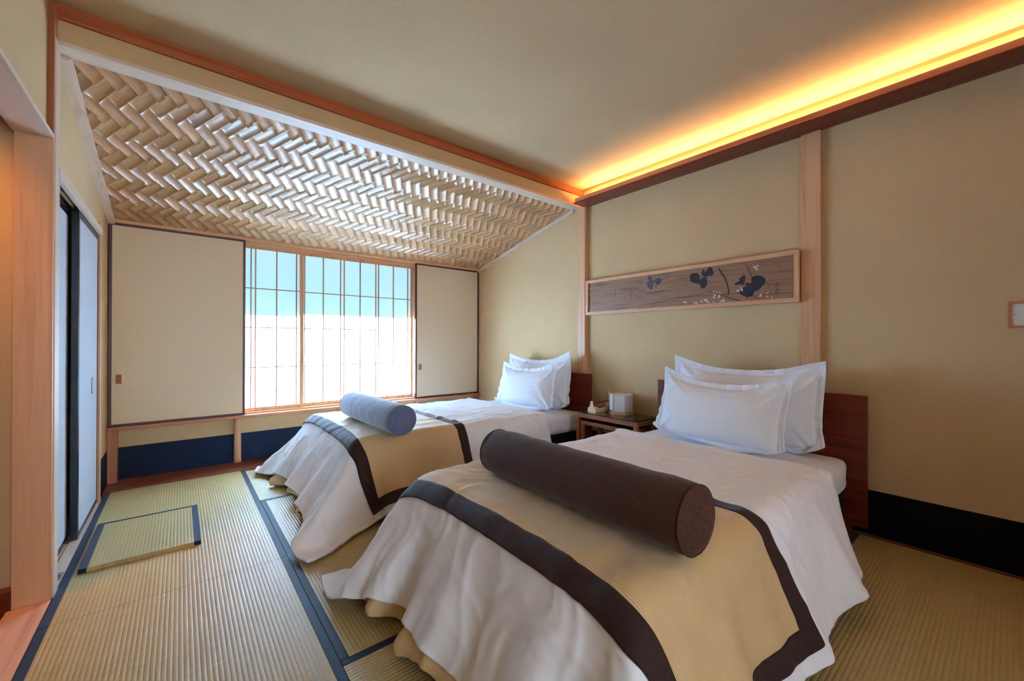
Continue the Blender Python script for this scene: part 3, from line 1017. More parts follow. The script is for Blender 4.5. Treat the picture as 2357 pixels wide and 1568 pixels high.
def drape(xh, xf, y0, y1, ztop, over_foot, over_side, x_head, seed, steps=240, iters=14, cell=0.021, swing=0.0, a_side=0.34, a_foot=0.55):
    """cloth laid over a mattress block: x from the foot hem to x_head, y across"""
    lu = (x_head - xf) + over_foot
    lv = (y1 - y0) + 2 * over_side
    nu, nv = int(lu / cell) + 1, int(lv / cell) + 1
    hu, hv = lu / (nu - 1), lv / (nv - 1)
    r_ = np.random.default_rng(seed)
    u = np.linspace(x_head - lu, x_head, nu)
    v = np.linspace(y0 - over_side, y1 + over_side, nv)
    x = np.zeros((nu, nv, 3))
    x[..., 0], x[..., 1] = u[:, None], v[None, :]
    bumpz = np.zeros((nu, nv))
    for _ in range(26):
        k = r_.normal(0, 14, 2); ph = r_.uniform(0, 6.28)
        bumpz += 0.0016 * np.sin(k[0] * u[:, None] + k[1] * v[None, :] + ph)
    x[..., 2] = ztop + 0.07 + bumpz
    if swing:
        x[..., 1] += swing * (x_head - x[..., 0]) ** 2
    links = grid_links(nu, nv, hu * 1.006, hv * 1.006, shear=0.30, bend=0.22, bs=3)
    c = np.array([(xf + xh) / 2, (y0 + y1) / 2, ztop / 2 - 0.2])
    h = np.array([(xh - xf) / 2, (y1 - y0) / 2, ztop / 2 + 0.2])
    kf = (r_.uniform(11, 14), r_.uniform(0, 6), r_.uniform(0, 6), r_.uniform(13, 17), r_.uniform(0, 6), r_.uniform(0, 6))
    head0 = x[-1].copy(); head0[:, 2] = ztop + 0.002
    vel = np.zeros_like(x)
    dt = 1 / 60
    flat = x.reshape(-1, 3)
    for s_ in range(steps):
        vel[..., 2] -= 4.5 * dt
        vel *= 0.965 if s_ < steps - 60 else 0.90
        prev = x.copy()
        x += vel * dt
        for it in range(iters):
            solve_links(x, None, links)
            if it % 2 == 1 or it == iters - 1:
                flat = x.reshape(-1, 3)
                m = push_box(flat, c, h, 0.075)
                # the puffed edge of the bedding keeps the hanging cloth sloping outwards, in uneven folds
                drop = np.clip(ztop - 0.06 - flat[:, 2], 0, None)
                ay = a_side * drop * (1 + 0.35 * np.sin(flat[:, 0] * kf[0] + kf[1]) + 0.2 * np.sin(flat[:, 0] * kf[0] * 2.3 + kf[2]))
                ax_ = a_foot * drop * (1 + 0.35 * np.sin(flat[:, 1] * kf[3] + kf[4]) + 0.2 * np.sin(flat[:, 1] * kf[3] * 2.1 + kf[5]))
                gx = flat[:, 0] - (xf - ax_)                      # inside when all three are positive
                gn = flat[:, 1] - (y0 - ay)
                gf = (y1 + ay) - flat[:, 1]
                ins = (drop > 0) & (gx > 0) & (gn > 0) & (gf > 0)
                mf = ins & (gx <= gn) & (gx <= gf)
                mn = ins & ~mf & (gn <= gf)
                mr = ins & ~mf & ~mn
                flat[mf, 0] -= gx[mf]
                flat[mn, 1] -= gn[mn]
                flat[mr, 1] += gf[mr]
                m = m | ins
                fl = flat[:, 2] < 0.012
                flat[fl, 2] = 0.012
                pf_ = prev.reshape(-1, 3)
                top = m & (flat[:, 2] > ztop - 0.02)
                flat[top, :2] = pf_[top, :2] + (flat[top, :2] - pf_[top, :2]) * 0.35
                st_ = (m & ~top) | fl
                flat[st_, :2] = pf_[st_, :2] + (flat[st_, :2] - pf_[st_, :2]) * 0.8
                x = flat.reshape(nu, nv, 3)
                on = (v > y0) & (v < y1)
                x[-1, on] = head0[on]
        vel = (x - prev) / dt
        vf = vel.reshape(-1, 3)
        vf[m | fl] *= 0.35
        vel = vf.reshape(nu, nv, 3)
    return x, hu, hv

def smooth_grid(G, n=1):
    for _ in range(n):
        H = G.copy()
        H[1:-1, 1:-1] = 0.5 * G[1:-1, 1:-1] + 0.125 * (G[2:, 1:-1] + G[:-2, 1:-1] + G[1:-1, 2:] + G[1:-1, :-2])
        G = H
    return G

def normals(G):
    du = np.gradient(G, axis=0); dv = np.gradient(G, axis=1)
    n = np.cross(du, dv)
    return n / (np.linalg.norm(n, axis=-1, keepdims=True) + 1e-9)

def sample(G, U_, V_):
    """bilinear sample at fractional indices (outer product)"""
    nu, nv = G.shape[:2]
    U_ = np.clip(U_, 0, nu - 1.001); V_ = np.clip(V_, 0, nv - 1.001)
    i, j = U_.astype(int), V_.astype(int)
    a, b = (U_ - i)[..., None], (V_ - j)[..., None]
    return (G[i, j] * (1 - a) * (1 - b) + G[i + 1, j] * a * (1 - b) + G[i, j + 1] * (1 - a) * b + G[i + 1, j + 1] * a * b)

def uvgrid(nu, nv, hu, hv):
    uv = np.zeros((nu, nv, 2))
    uv[..., 0] = np.arange(nu)[:, None] * hu
    uv[..., 1] = np.arange(nv)[None, :] * hv
    return uv

def make_runner(G, hu, hv, d0, d1, hem0, hem1, label, skew=0.0):
    """cloth lying on the duvet: d0..d1 metres from the head edge; hem0/hem1 metres short of the side hems"""
    nu, nv = G.shape[:2]
    N = normals(G)
    if N[nu // 2, nv // 2, 2] < 0:
        N = -N
    T = thing('bed_runner', label, 'bed runner', tuple(G[nu // 2, nv // 2] * [1, 1, 0]))
    wid = 0.068
    c = 0.016
    def patch(name, ua, ub, va, vb, lift, mat, solid):
        ku = max(3, int(round((ub - ua) / c)) + 1); kv = max(3, int(round((vb - va) / c)) + 1)
        uu = np.linspace(ua, ub, ku); vv = np.linspace(va, vb, kv)
        A, B = np.meshgrid(uu, vv, indexing='ij')
        A = A + skew * (B - (nv - 1) * hv / 2)
        fu, fv = (nu - 1) - A / hu, B / hv
        Q = sample(G, fu, fv) + sample(N, fu, fv) * lift
        uv = np.stack([A, B], -1)
        return grid_mesh(name, Q, mat, T, 1, solid, 0.0, uv)
    va, vb = hem0, (nv - 1) * hv - hem1
    patch('ribbed_panel', d0 + wid * 0.9, d1 - wid * 0.9, va + wid * 0.9, vb - wid * 0.9, 0.010, M['gold'], 0.004)
    patch('border_strip', d0, d0 + wid, va, vb, 0.012, M['darkcloth'], 0.005)
    patch('border_strip', d1 - wid, d1, va, vb, 0.012, M['darkcloth'], 0.005)
    patch('border_strip', d0, d1, va, va + wid, 0.012, M['darkcloth'], 0.005)
    patch('border_strip', d0, d1, vb - wid, vb, 0.012, M['darkcloth'], 0.005)
    return T

def blanket(G, label, seed):
    """beige blanket that follows just inside the duvet and hangs out below its foot hem"""
    nu, nv = G.shape[:2]
    N = normals(G)
    if N[nu // 2, nv // 2, 2] < 0:
        N = -N
    path = [(nu - 1 - int(i), 0) for i in range(int(nu * 0.35), nu)] + [(0, j) for j in range(1, nv)] + [(i, nv - 1) for i in range(1, int(nu * 0.65))]
    m = 14
    n = len(path)
    ks = 16
    Q = np.zeros((n, ks, 3))
    ctr = np.array([G[..., 0].mean() + 0.4, G[..., 1].mean()])
    for a, (i, j) in enumerate(path):
        ii = min(max(i, 0), nu - 1)
        i2 = min(i + m, nu - 1) if j in (0, nv - 1) and i < m else (m if i == 0 else i)
        j2 = m if j == 0 else (nv - 1 - m if j == nv - 1 else min(max(j, m), nv - 1 - m) if (j < m or j > nv - 1 - m) else j)
        if i == 0: i2 = m
        dc = min(math.hypot(i, j), math.hypot(i, nv - 1 - j))
        kk = int(16 * max(0.0, 1 - dc / 34.0))
        ih, jh = min(i + kk, nu - 1), (j + kk if j < nv / 2 else j - kk)
        i2, j2 = max(i2, ih), (max(j2, jh) if j < nv / 2 else min(j2, jh))
        top = G[i2, j2] - N[i2, j2] * 0.034
        hem = G[ih, jh] - N[min(ih + 1, nu - 1), min(max(jh, 1), nv - 2)] * 0.028
        onfoot = 1.0 if i == 0 else max(0.0, 1.0 - i / 44.0)
        inward = ctr - hem[:2]; inward /= np.linalg.norm(inward)
        w = 0.5 + 0.5 * math.sin(a * 0.135 + 1.3 * math.sin(a * 0.055 + seed))
        zend = hem[2] * (1 - onfoot) + onfoot * min(hem[2], 0.016 + 0.055 * (1 - w))
        if onfoot > 0:
            sp = (0.015 - 0.75 * (hem[2] - zend)) * min(1.0, dc / 30.0)
        else:
            sp = 0.03
        end = np.array([hem[0] + inward[0] * sp, hem[1] + inward[1] * sp, zend + (0.02 if onfoot == 0 else 0)])
        for k_ in range(ks):
            t_ = k_ / (ks - 1)
            if t_ < 0.4:
                p = top + (hem - top) * (t_ / 0.4)
            else:
                f_ = (t_ - 0.4) / 0.6
                p = hem + (end - hem) * f_
                b_ = math.sin(math.pi * f_) * onfoot * (0.035 * w + 0.004) * min(1.0, (hem[2] - zend) / 0.1)
                p = p - np.array([inward[0], inward[1], 0]) * b_
            p[2] = max(p[2], 0.014)
            Q[a, k_] = p
    Q = smooth_grid(Q, 6)
    o = grid_mesh('blanket', Q, M['beige'], None, 1, 0.012, 0.0)
    tag(o, label, 'blanket')
    return o

def pillow_shape(w, h, seed, thick=0.09, flange=0.035, cell=0.0125, steps=120):
    """two sheets sewn along a seam inside a flat flange, blown up"""
    nu, nv = int(w / cell) + 1, int(h / cell) + 1
    hu, hv = w / (nu - 1), h / (nv - 1)
    u = np.linspace(-w / 2, w / 2, nu); v = np.linspace(-h / 2, h / 2, nv)
    r_ = np.random.default_rng(seed)
    A = np.zeros((nu, nv, 3)); A[..., 0] = u[:, None]; A[..., 1] = v[None, :]
    nz = np.zeros((nu, nv))
    for _ in range(22):
        k = r_.normal(0, 30, 2)
        nz += 0.0007 * np.sin(k[0] * u[:, None] + k[1] * v[None, :] + r_.uniform(0, 6.28))
    B = A.copy()
    A[..., 2] = 0.004 + nz; B[..., 2] = -0.004 - nz[::-1]
    X = np.stack([A, B])                                   # 2, nu, nv, 3
    fl = int(round(flange / cell))
    inner = np.zeros((nu, nv), bool); inner[fl + 1:-fl - 1, fl + 1:-fl - 1] = True
    links = grid_links(nu, nv, hu * 1.012, hv * 1.012, shear=0.4, bend=0.06, bs=2)
    links = [((slice(None),) + a, (slice(None),) + b, L, k) for a, b, L, k in links]
    vel = np.zeros_like(X)
    yy = v[None, :] / h
    for s_ in range(steps):
        N0 = normals(X[0]); N1 = -normals(X[1])
        if N0[nu // 2, nv // 2, 2] < 0:
            N0, N1 = -N0, -N1
        su = np.clip(1 - np.abs(2 * u / (w - 2 * flange)) ** 2.6, 0, 1)[:, None] ** 0.8
        sv = np.clip(1 - np.abs(2 * v / (h - 2 * flange)) ** 2.4, 0, 1)[None, :] ** 0.8
        tm = thick * su * sv * (1.0 - 0.35 * yy) + 0.004
        p0 = 16.0 * np.clip(1 - X[0][..., 2] / tm, -1, 1); p1 = 16.0 * np.clip(1 + X[1][..., 2] / tm, -1, 1)
        F = np.stack([N0 * p0[..., None], N1 * p1[..., None]]) * inner[None, ..., None]
        F[..., 1] -= 0.5
        vel = (vel + F * (1 / 60) * 3.0) * 0.90
        prev = X.copy()
        X = X + vel / 60
        X -= X.reshape(-1, 3).mean(0)
        for it in range(7):
            solve_links(X, None, links)
            mid = (X[0] + X[1]) * 0.5
            out = ~inner
            d_ = X[0] - X[1]
            X[0][out] = mid[out] + d_[out] * 0.0 + np.array([0, 0, 0.0012])
            X[1][out] = mid[out] - np.array([0, 0, 0.0012])
            dz = X[0][..., 2] - X[1][..., 2]
            bad = dz < 0.002
            X[0][..., 2][bad] += (0.002 - dz[bad]) / 2
            X[1][..., 2][bad] -= (0.002 - dz[bad]) / 2
        vel = (X - prev) * 60
    return X, hu, hv

def make_pillow(X, loc, rotm, label, bend=0.0, ears=0.0, group=None, earl=0.05, earr=0.03):
    """closed mesh of both sheets; local x = width, y = height, z = thickness (front +)"""
    Y = X.copy()
    nu, nv = Y.shape[1:3]
    u = np.linspace(-1, 1, nu)[:, None]; v = np.linspace(-1, 1, nv)[None, :]
    Y[..., 2] += bend * (u ** 2) + ears * np.maximum(v, 0) ** 3 * np.abs(u) ** 2
    dm = np.zeros((nu, nv))
    pw, ph_ = Y[0][..., 0], Y[0][..., 1]
    W2_, H2_ = np.abs(pw).max(), np.abs(ph_).max()
    k0 = loc[1] * 3.7
    for sx in (-1, 1):
        for sy in (-1, 1):
            dx, dy = pw - sx * W2_, ph_ - sy * H2_
            rad = np.hypot(dx, dy); ang = np.arctan2(dy, dx)
            rg = np.sin(ang * 13 + k0 + sx) + 0.7 * np.sin(ang * 23 + 2 * k0 + sy)
            dm += np.exp(-((rad - 0.11) / 0.12) ** 2) * np.maximum(rg, -0.3) * 0.0085
    # gathers along the long seams
    dm += 0.005 * np.exp(-((np.abs(v) - 0.78) / 0.15) ** 2) * np.sin(u * 19 + 2.5 * np.sin(u * 5 + k0) + k0) * np.ones_like(u)
    Y[0][..., 2] += dm
    Y[1][..., 2] -= dm
    Y[..., 1] += earl * np.maximum(-u, 0) ** 3 * np.maximum(v, 0) ** 2.5 + earr * np.maximum(u, 0) ** 3 * np.maximum(v, 0) ** 2.5
    Y[..., 0] += 0.4 * (earr * np.maximum(u, 0) ** 3 - earl * np.maximum(-u, 0) ** 3) * np.maximum(v, 0) ** 2
    R3 = np.array(rotm)
    T = thing('pillow', label, 'pillow', loc, group)
    I = np.arange(nu * nv).reshape(nu, nv)
    V0 = Y[0].reshape(-1, 3) @ R3.T; V1 = Y[1].reshape(-1, 3) @ R3.T
    q0 = np.stack([I[:-1, :-1], I[1:, :-1], I[1:, 1:], I[:-1, 1:]], -1).reshape(-1, 4)
    q1 = q0[:, ::-1] + nu * nv
    rim = list(I[0, :]) + list(I[1:, -1]) + list(I[-1, -2::-1]) + list(I[-2:0:-1, 0])
    rimf = [(a, b, b + nu * nv, a + nu * nv) for a, b in zip(rim, rim[1:] + rim[:1])]
    me = bpy.data.meshes.new('pillowcase')
    me.from_pydata(np.concatenate([V0, V1]).tolist(), [], q0.tolist() + q1.tolist() + [tuple(int(i) for i in f) for f in rimf])
    me.polygons.foreach_set('use_smooth', [True] * len(me.polygons))
    o = link('pillowcase', me, T, M['pillow'])
    m_ = o.modifiers.new('sub', 'SUBSURF'); m_.levels = 1; m_.render_levels = 1
    return T

# ------------------------------------------------------------------ beds
def make_bed(y0, y1, hy0, hy1, label):
    T = thing('bed', label, 'bed', (2.0, (y0 + y1) / 2, 0.0))
    xf, xh = 0.90, 2.955
    box('headboard', (2.965, hy0, 0.06), (2.998, hy1, 0.80), M['redy'], T, 0.002)
    for y in (hy0 + 0.10, hy1 - 0.10):
        box('headboard_foot', (2.965, y - 0.03, 0.0), (2.998, y + 0.03, 0.06), M['redz'], T, 0.002)
    box('bed_base', (xf + 0.03, y0 + 0.035, 0.10), (xh, y1 - 0.035, 0.265), M['navydark'], T, 0.008)
    box('side_rail', (xf + 0.25, y0 + 0.05, 0.07), (xh, y0 + 0.085, 0.10), M['redx'], T, 0.002)
    box('side_rail', (xf + 0.25, y1 - 0.085, 0.07), (xh, y1 - 0.05, 0.10), M['redx'], T, 0.002)
    for x in (xf + 0.30, xh - 0.10):
        for y in (y0 + 0.12, y1 - 0.12):
            lathe('leg', [(0.022, 0.0), (0.028, 0.01), (0.03, 0.10)], (x, y, 0.0), M['black'], T, 16)
    # mattress in its fitted sheet, slightly crowned with soft wrinkles down the sides
    nx, ny = 70, 46
    bm = bmesh.new()
    bm_box(bm, Vector((xf, y0, 0.262)) - Vector(T.location), Vector((xh, y1, 0.450)) - Vector(T.location), 0)
    bmesh.ops.subdivide_edges(bm, edges=list(bm.edges), cuts=22, use_grid_fill=True)
    cx, cy, cz = (xf + xh) / 2 - T.location.x, 0.0, 0.356
    hx, hy, hz = (xh - xf) / 2, (y1 - y0) / 2, 0.094
    for v_ in bm.verts:
        p = v_.co - Vector((cx, cy, cz))
        r_ = 0.055
        q = Vector([max(abs(p[k]) - ((hx, hy, hz)[k] - r_), 0) for k in range(3)])
        if q.length > 1e-6:
            base = Vector([math.copysign(min(abs(p[k]), (hx, hy, hz)[k] - r_), p[k]) for k in range(3)])
            dirv = Vector([math.copysign(q[k], p[k]) for k in range(3)]).normalized()
            v_.co = Vector((cx, cy, cz)) + base + dirv * r_
        nn = noise.noise(Vector((v_.co.x * 9, v_.co.y * 9, v_.co.z * 14 + y0)))
        n2 = noise.noise(Vector((v_.co.x * 22 + v_.co.z * 30, v_.co.y * 22, 3 + y0)))
        side = max(0, min(1, (0.46 - v_.co.z) / 0.12))
        dr = Vector((p.x / hx, p.y / hy, 0)); dr = dr.normalized() if dr.length > 0 else dr
        v_.co += dr * (0.004 * nn + 0.005 * n2) * side
    me = bpy.data.meshes.new('mattress'); bm.to_mesh(me); bm.free()
    for p in me.polygons: p.use_smooth = True
    o = link('mattress', me, T, M['sheet'])
    m_ = o.modifiers.new('sub', 'SUBSURF'); m_.levels = 1; m_.render_levels = 1
    return T
M['navydark'] = plain('dark_base_cloth', srgb(22, 24, 38), 0.8, 0.2)

B1 = (2.545, 3.70)
B2 = (0.575, 1.72)
make_bed(B1[0], B1[1], 2.485, 3.765, 'far single bed by the window with dark red headboard')
make_bed(B2[0], B2[1], 0.506, 1.787, 'near single bed in the foreground with dark red headboard')

ZT = 0.470
def duvet(B, seed, label, of, os_, xhd, swing, tips=(), amp=1.0):
    G, hu, hv = drape(3.2, 0.81, B[0] - 0.04, B[1] + 0.04, ZT + 0.014, of, os_, xhd, seed, swing=swing)
    nu, nv = G.shape[:2]
    for (jc, dx, dy, zt_) in tips:                     # corners that were pulled out on to the floor
        jj = np.abs(np.arange(nv) - (0 if jc == 0 else nv - 1))[None, :] * hv
        ii = np.arange(nu)[:, None] * hu
        wgt = np.clip(1 - np.hypot(ii, jj) / 0.62, 0, 1) ** 1.3
        c_ = G[0, 0 if jc == 0 else nv - 1].copy()
        G = G + wgt[..., None] * np.array([dx, dy, zt_ - c_[2]])
    G[..., 2] = np.maximum(G[..., 2], 0.012)
    G = smooth_grid(G, 1)
    K = 2
    A_, B_ = np.meshgrid(np.linspace(0, nu - 1, (nu - 1) * K + 1), np.linspace(0, nv - 1, (nv - 1) * K + 1), indexing='ij')
    G2_ = smooth_grid(sample(G, A_, B_), 2)
    N2 = normals(G2_)
    if N2[nu, nv, 2] < 0:
        N2 = -N2
    D = np.zeros(G2_.shape[:2])
    uu, vv = A_ * hu, B_ * hv
    for i in range(D.shape[0]):
        for j in range(D.shape[1]):
            u_, v_ = uu[i, j], vv[i, j]
            a_ = noise.noise(Vector((u_ * 5 + seed, v_ * 5, 1.0)))
            # long soft creases, direction wandering
            c_ = 1 - abs(noise.noise(Vector((u_ * 2.2 + a_ * 0.9, v_ * 8.5 + a_ * 1.2, seed))))
            e_ = 1 - abs(noise.noise(Vector((u_ * 9 + a_, v_ * 3.0 + a_, seed + 7))))
            D[i, j] = 0.0070 * c_ ** 8 * amp + 0.0045 * e_ ** 9 * amp + 0.006 * a_
    G2_ = G2_ + N2 * (D * 1.0)[..., None]
    G2_[..., 2] = np.maximum(G2_[..., 2], 0.010)
    o = grid_mesh('duvet', G2_, M['duvet'], None, 1, 0.014, 0.0)
    tag(o, label, 'duvet')
    return G2_, hu / K, hv / K
G1, hu1, hv1 = duvet(B1, 21, 'white duvet draped over the far bed by the window', 0.38, 0.36, 2.42, 0.0, ((0, -0.09, -0.03, 0.02), (1, -0.05, 0.0, 0.03)))
G2, hu2, hv2 = duvet(B2, 34, 'white duvet draped over the near bed in the foreground', 0.36, 0.37, 2.38, 0.0, ((1, -0.10, -0.06, 0.03),))
blanket(G1, 'beige blanket under the white duvet of the far bed', 3)
blanket(G2, 'beige blanket under the white duvet of the near bed', 8)
make_runner(G1, hu1, hv1, 0.80, 1.58, 0.04, 0.04, 'gold runner with dark border across the far bed, under the blue bolster')
make_runner(G2, hu2, hv2, 0.79, 1.56, 0.045, 0.045, 'gold runner with dark brown border across the near bed, under the brown bolster')

def bolster(c0, c1, R, mat, label, seed):
    """cylinder cushion from c0 to c1 with flat ends"""
    c0, c1 = Vector(c0), Vector(c1)
    ax = (c1 - c0); Ln = ax.length; ax.normalize()
    T = thing('bolster', label, 'bolster', ((c0 + c1) / 2)[:])
    a = ax.cross(Vector((0, 0, 1))).normalized(); b_ = ax.cross(a).normalized()
    n, sg_ = 60, 64
    G = np.zeros((n, sg_, 3))
    for i in range(n):
        t_ = i / (n - 1)
        for k_ in range(sg_):
            th = 2 * math.pi * k_ / sg_
            e = min(t_, 1 - t_) * Ln
            r_ = R * (1 - 0.05 * math.exp(-e / 0.03))
            nn = noise.noise(Vector((math.cos(th) * 1.3, math.sin(th) * 1.3, t_ * 11 + seed))) * 0.0025
            nn += noise.noise(Vector((math.cos(th) * 4, math.sin(th) * 4, t_ * 30 + seed))) * 0.0010
            p = c0 + ax * (Ln * t_) + (a * math.cos(th) + b_ * math.sin(th)) * (r_ + nn)
            # the cushion settles a little on the bed
            zb = (c0.z + (c1.z - c0.z) * t_) - R * 0.93
            p.z = max(p.z, zb)
            G[i, k_] = p
    d = np.array(T.location)
    Vv = (G - d).reshape(-1, 3).tolist()
    F = [(i * sg_ + k_, i * sg_ + (k_ + 1) % sg_, (i + 1) * sg_ + (k_ + 1) % sg_, (i + 1) * sg_ + k_) for i in range(n - 1) for k_ in range(sg_)]
    link('cover', me_from(Vv, F, True), T, mat)
    for e, s_ in ((0, -1), (n - 1, 1)):
        ring = [Vector(G[e, k_]) - Vector(T.location) for k_ in range(sg_)]
        ctr = sum(ring, Vector()) / sg_
        vv, ff = [], []
        for j, (f_, push) in enumerate(((1.0, 0.0), (0.94, 0.004), (0.8, 0.007), (0.5, 0.010), (0.2, 0.011))):
            for q in ring:
                vv.append(ctr + (q - ctr) * f_ + ax * s_ * push)
        for j in range(4):
            for k_ in range(sg_):
                ff.append((j * sg_ + k_, j * sg_ + (k_ + 1) % sg_, (j + 1) * sg_ + (k_ + 1) % sg_, (j + 1) * sg_ + k_))
        ff.append(tuple(4 * sg_ + k_ for k_ in range(sg_)))
        link('end_panel', me_from(vv, ff, True), T, mat)
        pts = [Vector(G[e, k_]) + (Vector(G[e, k_]) - (ctr + Vector(T.location))).normalized() * 0.0012 for k_ in range(0, sg_, 2)]
        tube('piping', pts, 0.0022, mat, T, 6, True)
    return T
bolster((1.10, 0.545, 0.611), (1.14, 1.50, 0.597), 0.100, M['brownbol'], 'dark brown bolster cushion lying across the near bed', 2.0)
bolster((1.075, 2.405, 0.608), (1.075, 3.36, 0.598), 0.098, M['bluebol'], 'slate blue bolster cushion lying across the far bed', 9.0)

# pillows: local x -> world -Y, local y -> up leaning back, local z -> towards the foot
def lean(tilt, yaw=0.0, roll=0.0):
    Rl = Matrix.Rotation(roll, 3, 'Z') @ Matrix.Rotation(0, 3, 'X')
    base = Matrix(((0, 0, -1), (-1, 0, 0), (0, 1, 0)))       # columns: x->-Y, y->Z, z->-X
    Rt = Matrix.Rotation(tilt, 3, 'Y')                        # top leans to +X
    Rz = Matrix.Rotation(yaw, 3, 'Z')
    return Rz @ Rt @ base @ Rl
XB, _, _ = pillow_shape(0.92, 0.52, 4, 0.095)
XF_, _, _ = pillow_shape(0.80, 0.44, 9, 0.090)
make_pillow(XB, (2.81, 1.115, 0.690), lean(0.20, 0.0, 0.0), 'large white pillow against the headboard of the near bed', 0.0, 0.03)
make_pillow(XF_, (2.60, 1.17, 0.655), lean(0.34, -0.02, -0.03), 'smaller white pillow in front of the other on the near bed', 0.0, 0.03)
make_pillow(XB[:, ::-1], (2.81, 3.06, 0.685), lean(0.20, 0.05, 0.02), 'large white pillow against the headboard of the far bed', 0.0, 0.03)
make_pillow(XF_[:, ::-1], (2.60, 2.99, 0.655), lean(0.28, 0.04, 0.02), 'smaller white pillow in front of the other on the far bed', 0.0, 0.03)

# ------------------------------------------------------------------ nest of tables with things on it
tx0, tx1, ty0, ty1, tz = 2.70, 3.02, 1.806, 2.415, 0.482
tb = thing('side_table', 'larger dark wood side table with glass top between the beds', 'table', ((tx0 + tx1) / 2, (ty0 + ty1) / 2, 0.0))
lg = 0.03
box('apron', (tx0, ty0 + lg, tz - 0.035), (tx0 + lg, ty1 - lg, tz), M['tbly'], tb, 0.002)
box('apron', (tx1 - lg, ty0 + lg, tz - 0.035), (tx1, ty1 - lg, tz), M['tbly'], tb, 0.002)
box('apron', (tx0 + lg, ty0, tz - 0.035), (tx1 - lg, ty0 + lg, tz), M['tblx'], tb, 0.002)
box('apron', (tx0 + lg, ty1 - lg, tz - 0.035), (tx1 - lg, ty1, tz), M['tblx'], tb, 0.002)
box('tabletop', (tx0 + lg, ty0 + lg, tz - 0.018), (tx1 - lg, ty1 - lg, tz - 0.001), M['tbly'], tb, 0)
for x in (tx0, tx1 - lg):
    for y in (ty0, ty1 - lg):
        box('leg', (x, y, 0.0), (x + lg, y + lg, tz), M['tblz'], tb, 0.002)
box('glass_top', (tx0 + 0.002, ty0 + 0.002, tz + 0.0005), (tx1 - 0.002, ty1 - 0.002, tz + 0.008), M['glass'], tb, 0.001)
ix0, ix1, iy0, iy1, iz = 2.712, 2.98, ty0 + 0.045, ty1 - 0.045, 0.415
it_ = thing('side_table', 'smaller wooden table nested beneath the glass topped side table', 'table', ((ix0 + ix1) / 2, (iy0 + iy1) / 2, 0.0))
lg = 0.026
box('apron', (ix0, iy0 + lg, iz - 0.03), (ix0 + lg, iy1 - lg, iz), M['tbly'], it_, 0.002)
box('apron', (ix1 - lg, iy0 + lg, iz - 0.03), (ix1, iy1 - lg, iz), M['tbly'], it_, 0.002)
box('apron', (ix0 + lg, iy0, iz - 0.03), (ix1 - lg, iy0 + lg, iz), M['tblx'], it_, 0.002)
box('apron', (ix0 + lg, iy1 - lg, iz - 0.03), (ix1 - lg, iy1, iz), M['tblx'], it_, 0.002)
box('tabletop', (ix0 + lg, iy0 + lg, iz - 0.016), (ix1 - lg, iy1 - lg, iz - 0.001), M['tbly'], it_, 0)
for x in (ix0, ix1 - lg):
    for y in (iy0, iy1 - lg):
        box('leg', (x, y, 0.0), (x + lg, y + lg, iz), M['tblz'], it_, 0.002)
box('glass_top', (ix0 + 0.002, iy0 + 0.002, iz + 0.0005), (ix1 - 0.002, iy1 - 0.002, iz + 0.006), M['glass'], it_, 0.001)

# hexagonal paper lantern
TZ = tz + 0.0085
ln = thing('paper_lantern', 'white hexagonal paper lantern on a wooden base on the side table', 'lamp', (2.912, 2.098, TZ))
def hexa(r, z, a0=math.radians(-125.5)):
    return [(2.912 + r * math.cos(a0 + i * math.pi / 3), 2.098 + r * math.sin(a0 + i * math.pi / 3), z) for i in range(6)]
prism('base', hexa(0.108, TZ), (0, 0, 0.020), M['hinx'], ln, bevel=0.002)
hx_b, hx_t = hexa(0.101, TZ + 0.020), hexa(0.101, TZ + 0.168)
for i in range(6):
    a, b_, c_, d_ = hx_b[i], hx_b[(i + 1) % 6], hx_t[(i + 1) % 6], hx_t[i]
    n_ = 10
    G = np.zeros((n_, n_, 3))
    ctr = Vector((2.912, 2.098, 0))
    for p in range(n_):
        for q in range(n_):
            s_, t_ = p / (n_ - 1), q / (n_ - 1)
            v_ = Vector(a).lerp(Vector(b_), s_).lerp(Vector(d_).lerp(Vector(c_), s_), t_)
            ww = noise.noise(Vector((s_ * 6 + i * 3, t_ * 3, 0))) * 0.0015 * math.sin(math.pi * s_) * math.sin(math.pi * t_)
            v_ += (Vector((v_.x, v_.y, 0)) - ctr).normalized() * (ww - 0.0015)
            G[p, q] = v_
    grid_mesh('paper_side', G, M['lantern'], ln, 0, 0.0008)
    tube('corner_rib', [hx_b[i], hx_t[i]], 0.0022, M['whitepaper'], ln, 6)
prism('paper_top', hexa(0.100, TZ + 0.166), (0, 0, 0.002), M['lantern'], ln)
h0, h3 = Vector(hexa(0.106, TZ)[5]), Vector(hexa(0.106, TZ)[2])
h0, h3 = Vector((2.912 - 0.085, 2.098 + 0.062, TZ)), Vector((2.912 + 0.085, 2.098 - 0.062, TZ))
hp = [h0 + Vector((0, 0, 0.01)), h0 + Vector((0, 0, 0.205)), h0.lerp(h3, 0.05) + Vector((0, 0, 0.213)), h0.lerp(h3, 0.5) + Vector((0, 0, 0.214)),
      h0.lerp(h3, 0.95) + Vector((0, 0, 0.213)), h3 + Vector((0, 0, 0.205)), h3 + Vector((0, 0, 0.01))]
tube('wire_handle', [tuple(p) for p in hp], 0.0016, M['brass'], ln, 6)

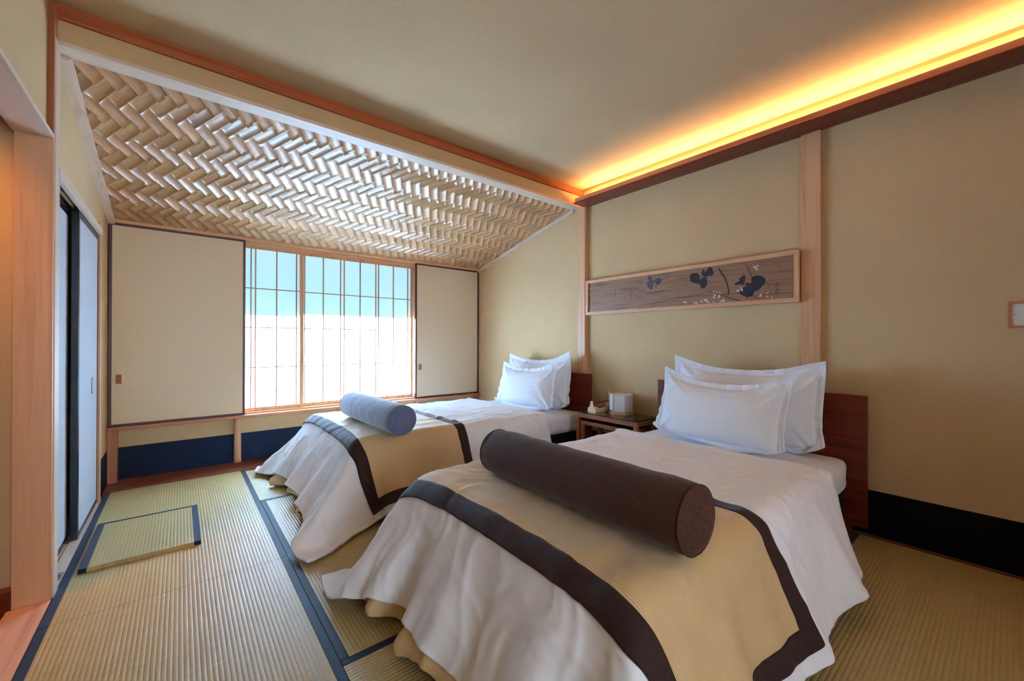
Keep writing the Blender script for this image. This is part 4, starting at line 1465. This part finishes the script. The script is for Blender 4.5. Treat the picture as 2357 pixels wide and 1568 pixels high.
# wooden caddy
cx0, cx1, cy0, cy1 = 2.752, 2.990, 2.243, 2.330
cd = thing('wooden_caddy', 'pale wooden caddy with a dowel handle holding small items', 'caddy', ((cx0 + cx1) / 2, (cy0 + cy1) / 2, TZ))
box('bottom_board', (cx0 + 0.008, cy0 + 0.006, TZ), (cx1 - 0.008, cy1 - 0.006, TZ + 0.006), M['hinx'], cd, 0)
box('side_board', (cx0 + 0.008, cy0, TZ), (cx1 - 0.008, cy0 + 0.006, TZ + 0.040), M['hinx'], cd, 0.001)
box('side_board', (cx0 + 0.008, cy1 - 0.006, TZ), (cx1 - 0.008, cy1, TZ + 0.040), M['hinx'], cd, 0.001)
yc = (cy0 + cy1) / 2
def endpts(x):
    pr = [(-.0435, 0), (.0435, 0), (.0435, .040), (.030, .042), (.020, .055), (.0135, .080), (.010, .094), (.004, .100),
          (-.004, .100), (-.010, .094), (-.0135, .080), (-.020, .055), (-.030, .042), (-.0435, .040)]
    return [(x, yc + a, TZ + b_) for a, b_ in pr]
M['maple'] = wood('pale_maple', srgb(232, 202, 156), srgb(214, 178, 128), 'x', 0.4)
prism('end_board', endpts(cx0), (0.008, 0, 0), M['maple'], cd, bevel=0.0008)
prism('end_board', endpts(cx1 - 0.008), (0.008, 0, 0), M['maple'], cd, bevel=0.0008)
tube('dowel_handle', [(cx0 + 0.006, yc, TZ + 0.083), (cx1 - 0.006, yc, TZ + 0.083)], 0.0065, M['redx'], cd, 12)
tube('handle_pin', [(cx0 - 0.0008, yc, TZ + 0.083), (cx0 + 0.004, yc, TZ + 0.083)], 0.0028, M['black'], cd, 10)
r_ = tag(box('remote_control', (cx0 + 0.10, cy0 + 0.012, TZ + 0.026), (cx1 - 0.03, cy0 + 0.055, TZ + 0.040), M['black'], None, 0.003),
         'dark flat remote control lying in the wooden caddy', 'remote control')
r_ = tag(box('folded_card', (cx0 + 0.02, cy0 + 0.010, TZ + 0.0065), (cx0 + 0.09, cy1 - 0.010, TZ + 0.036), M['whitepaper'], None, 0.002),
         'stack of pale folded cards lying in the wooden caddy', 'card')
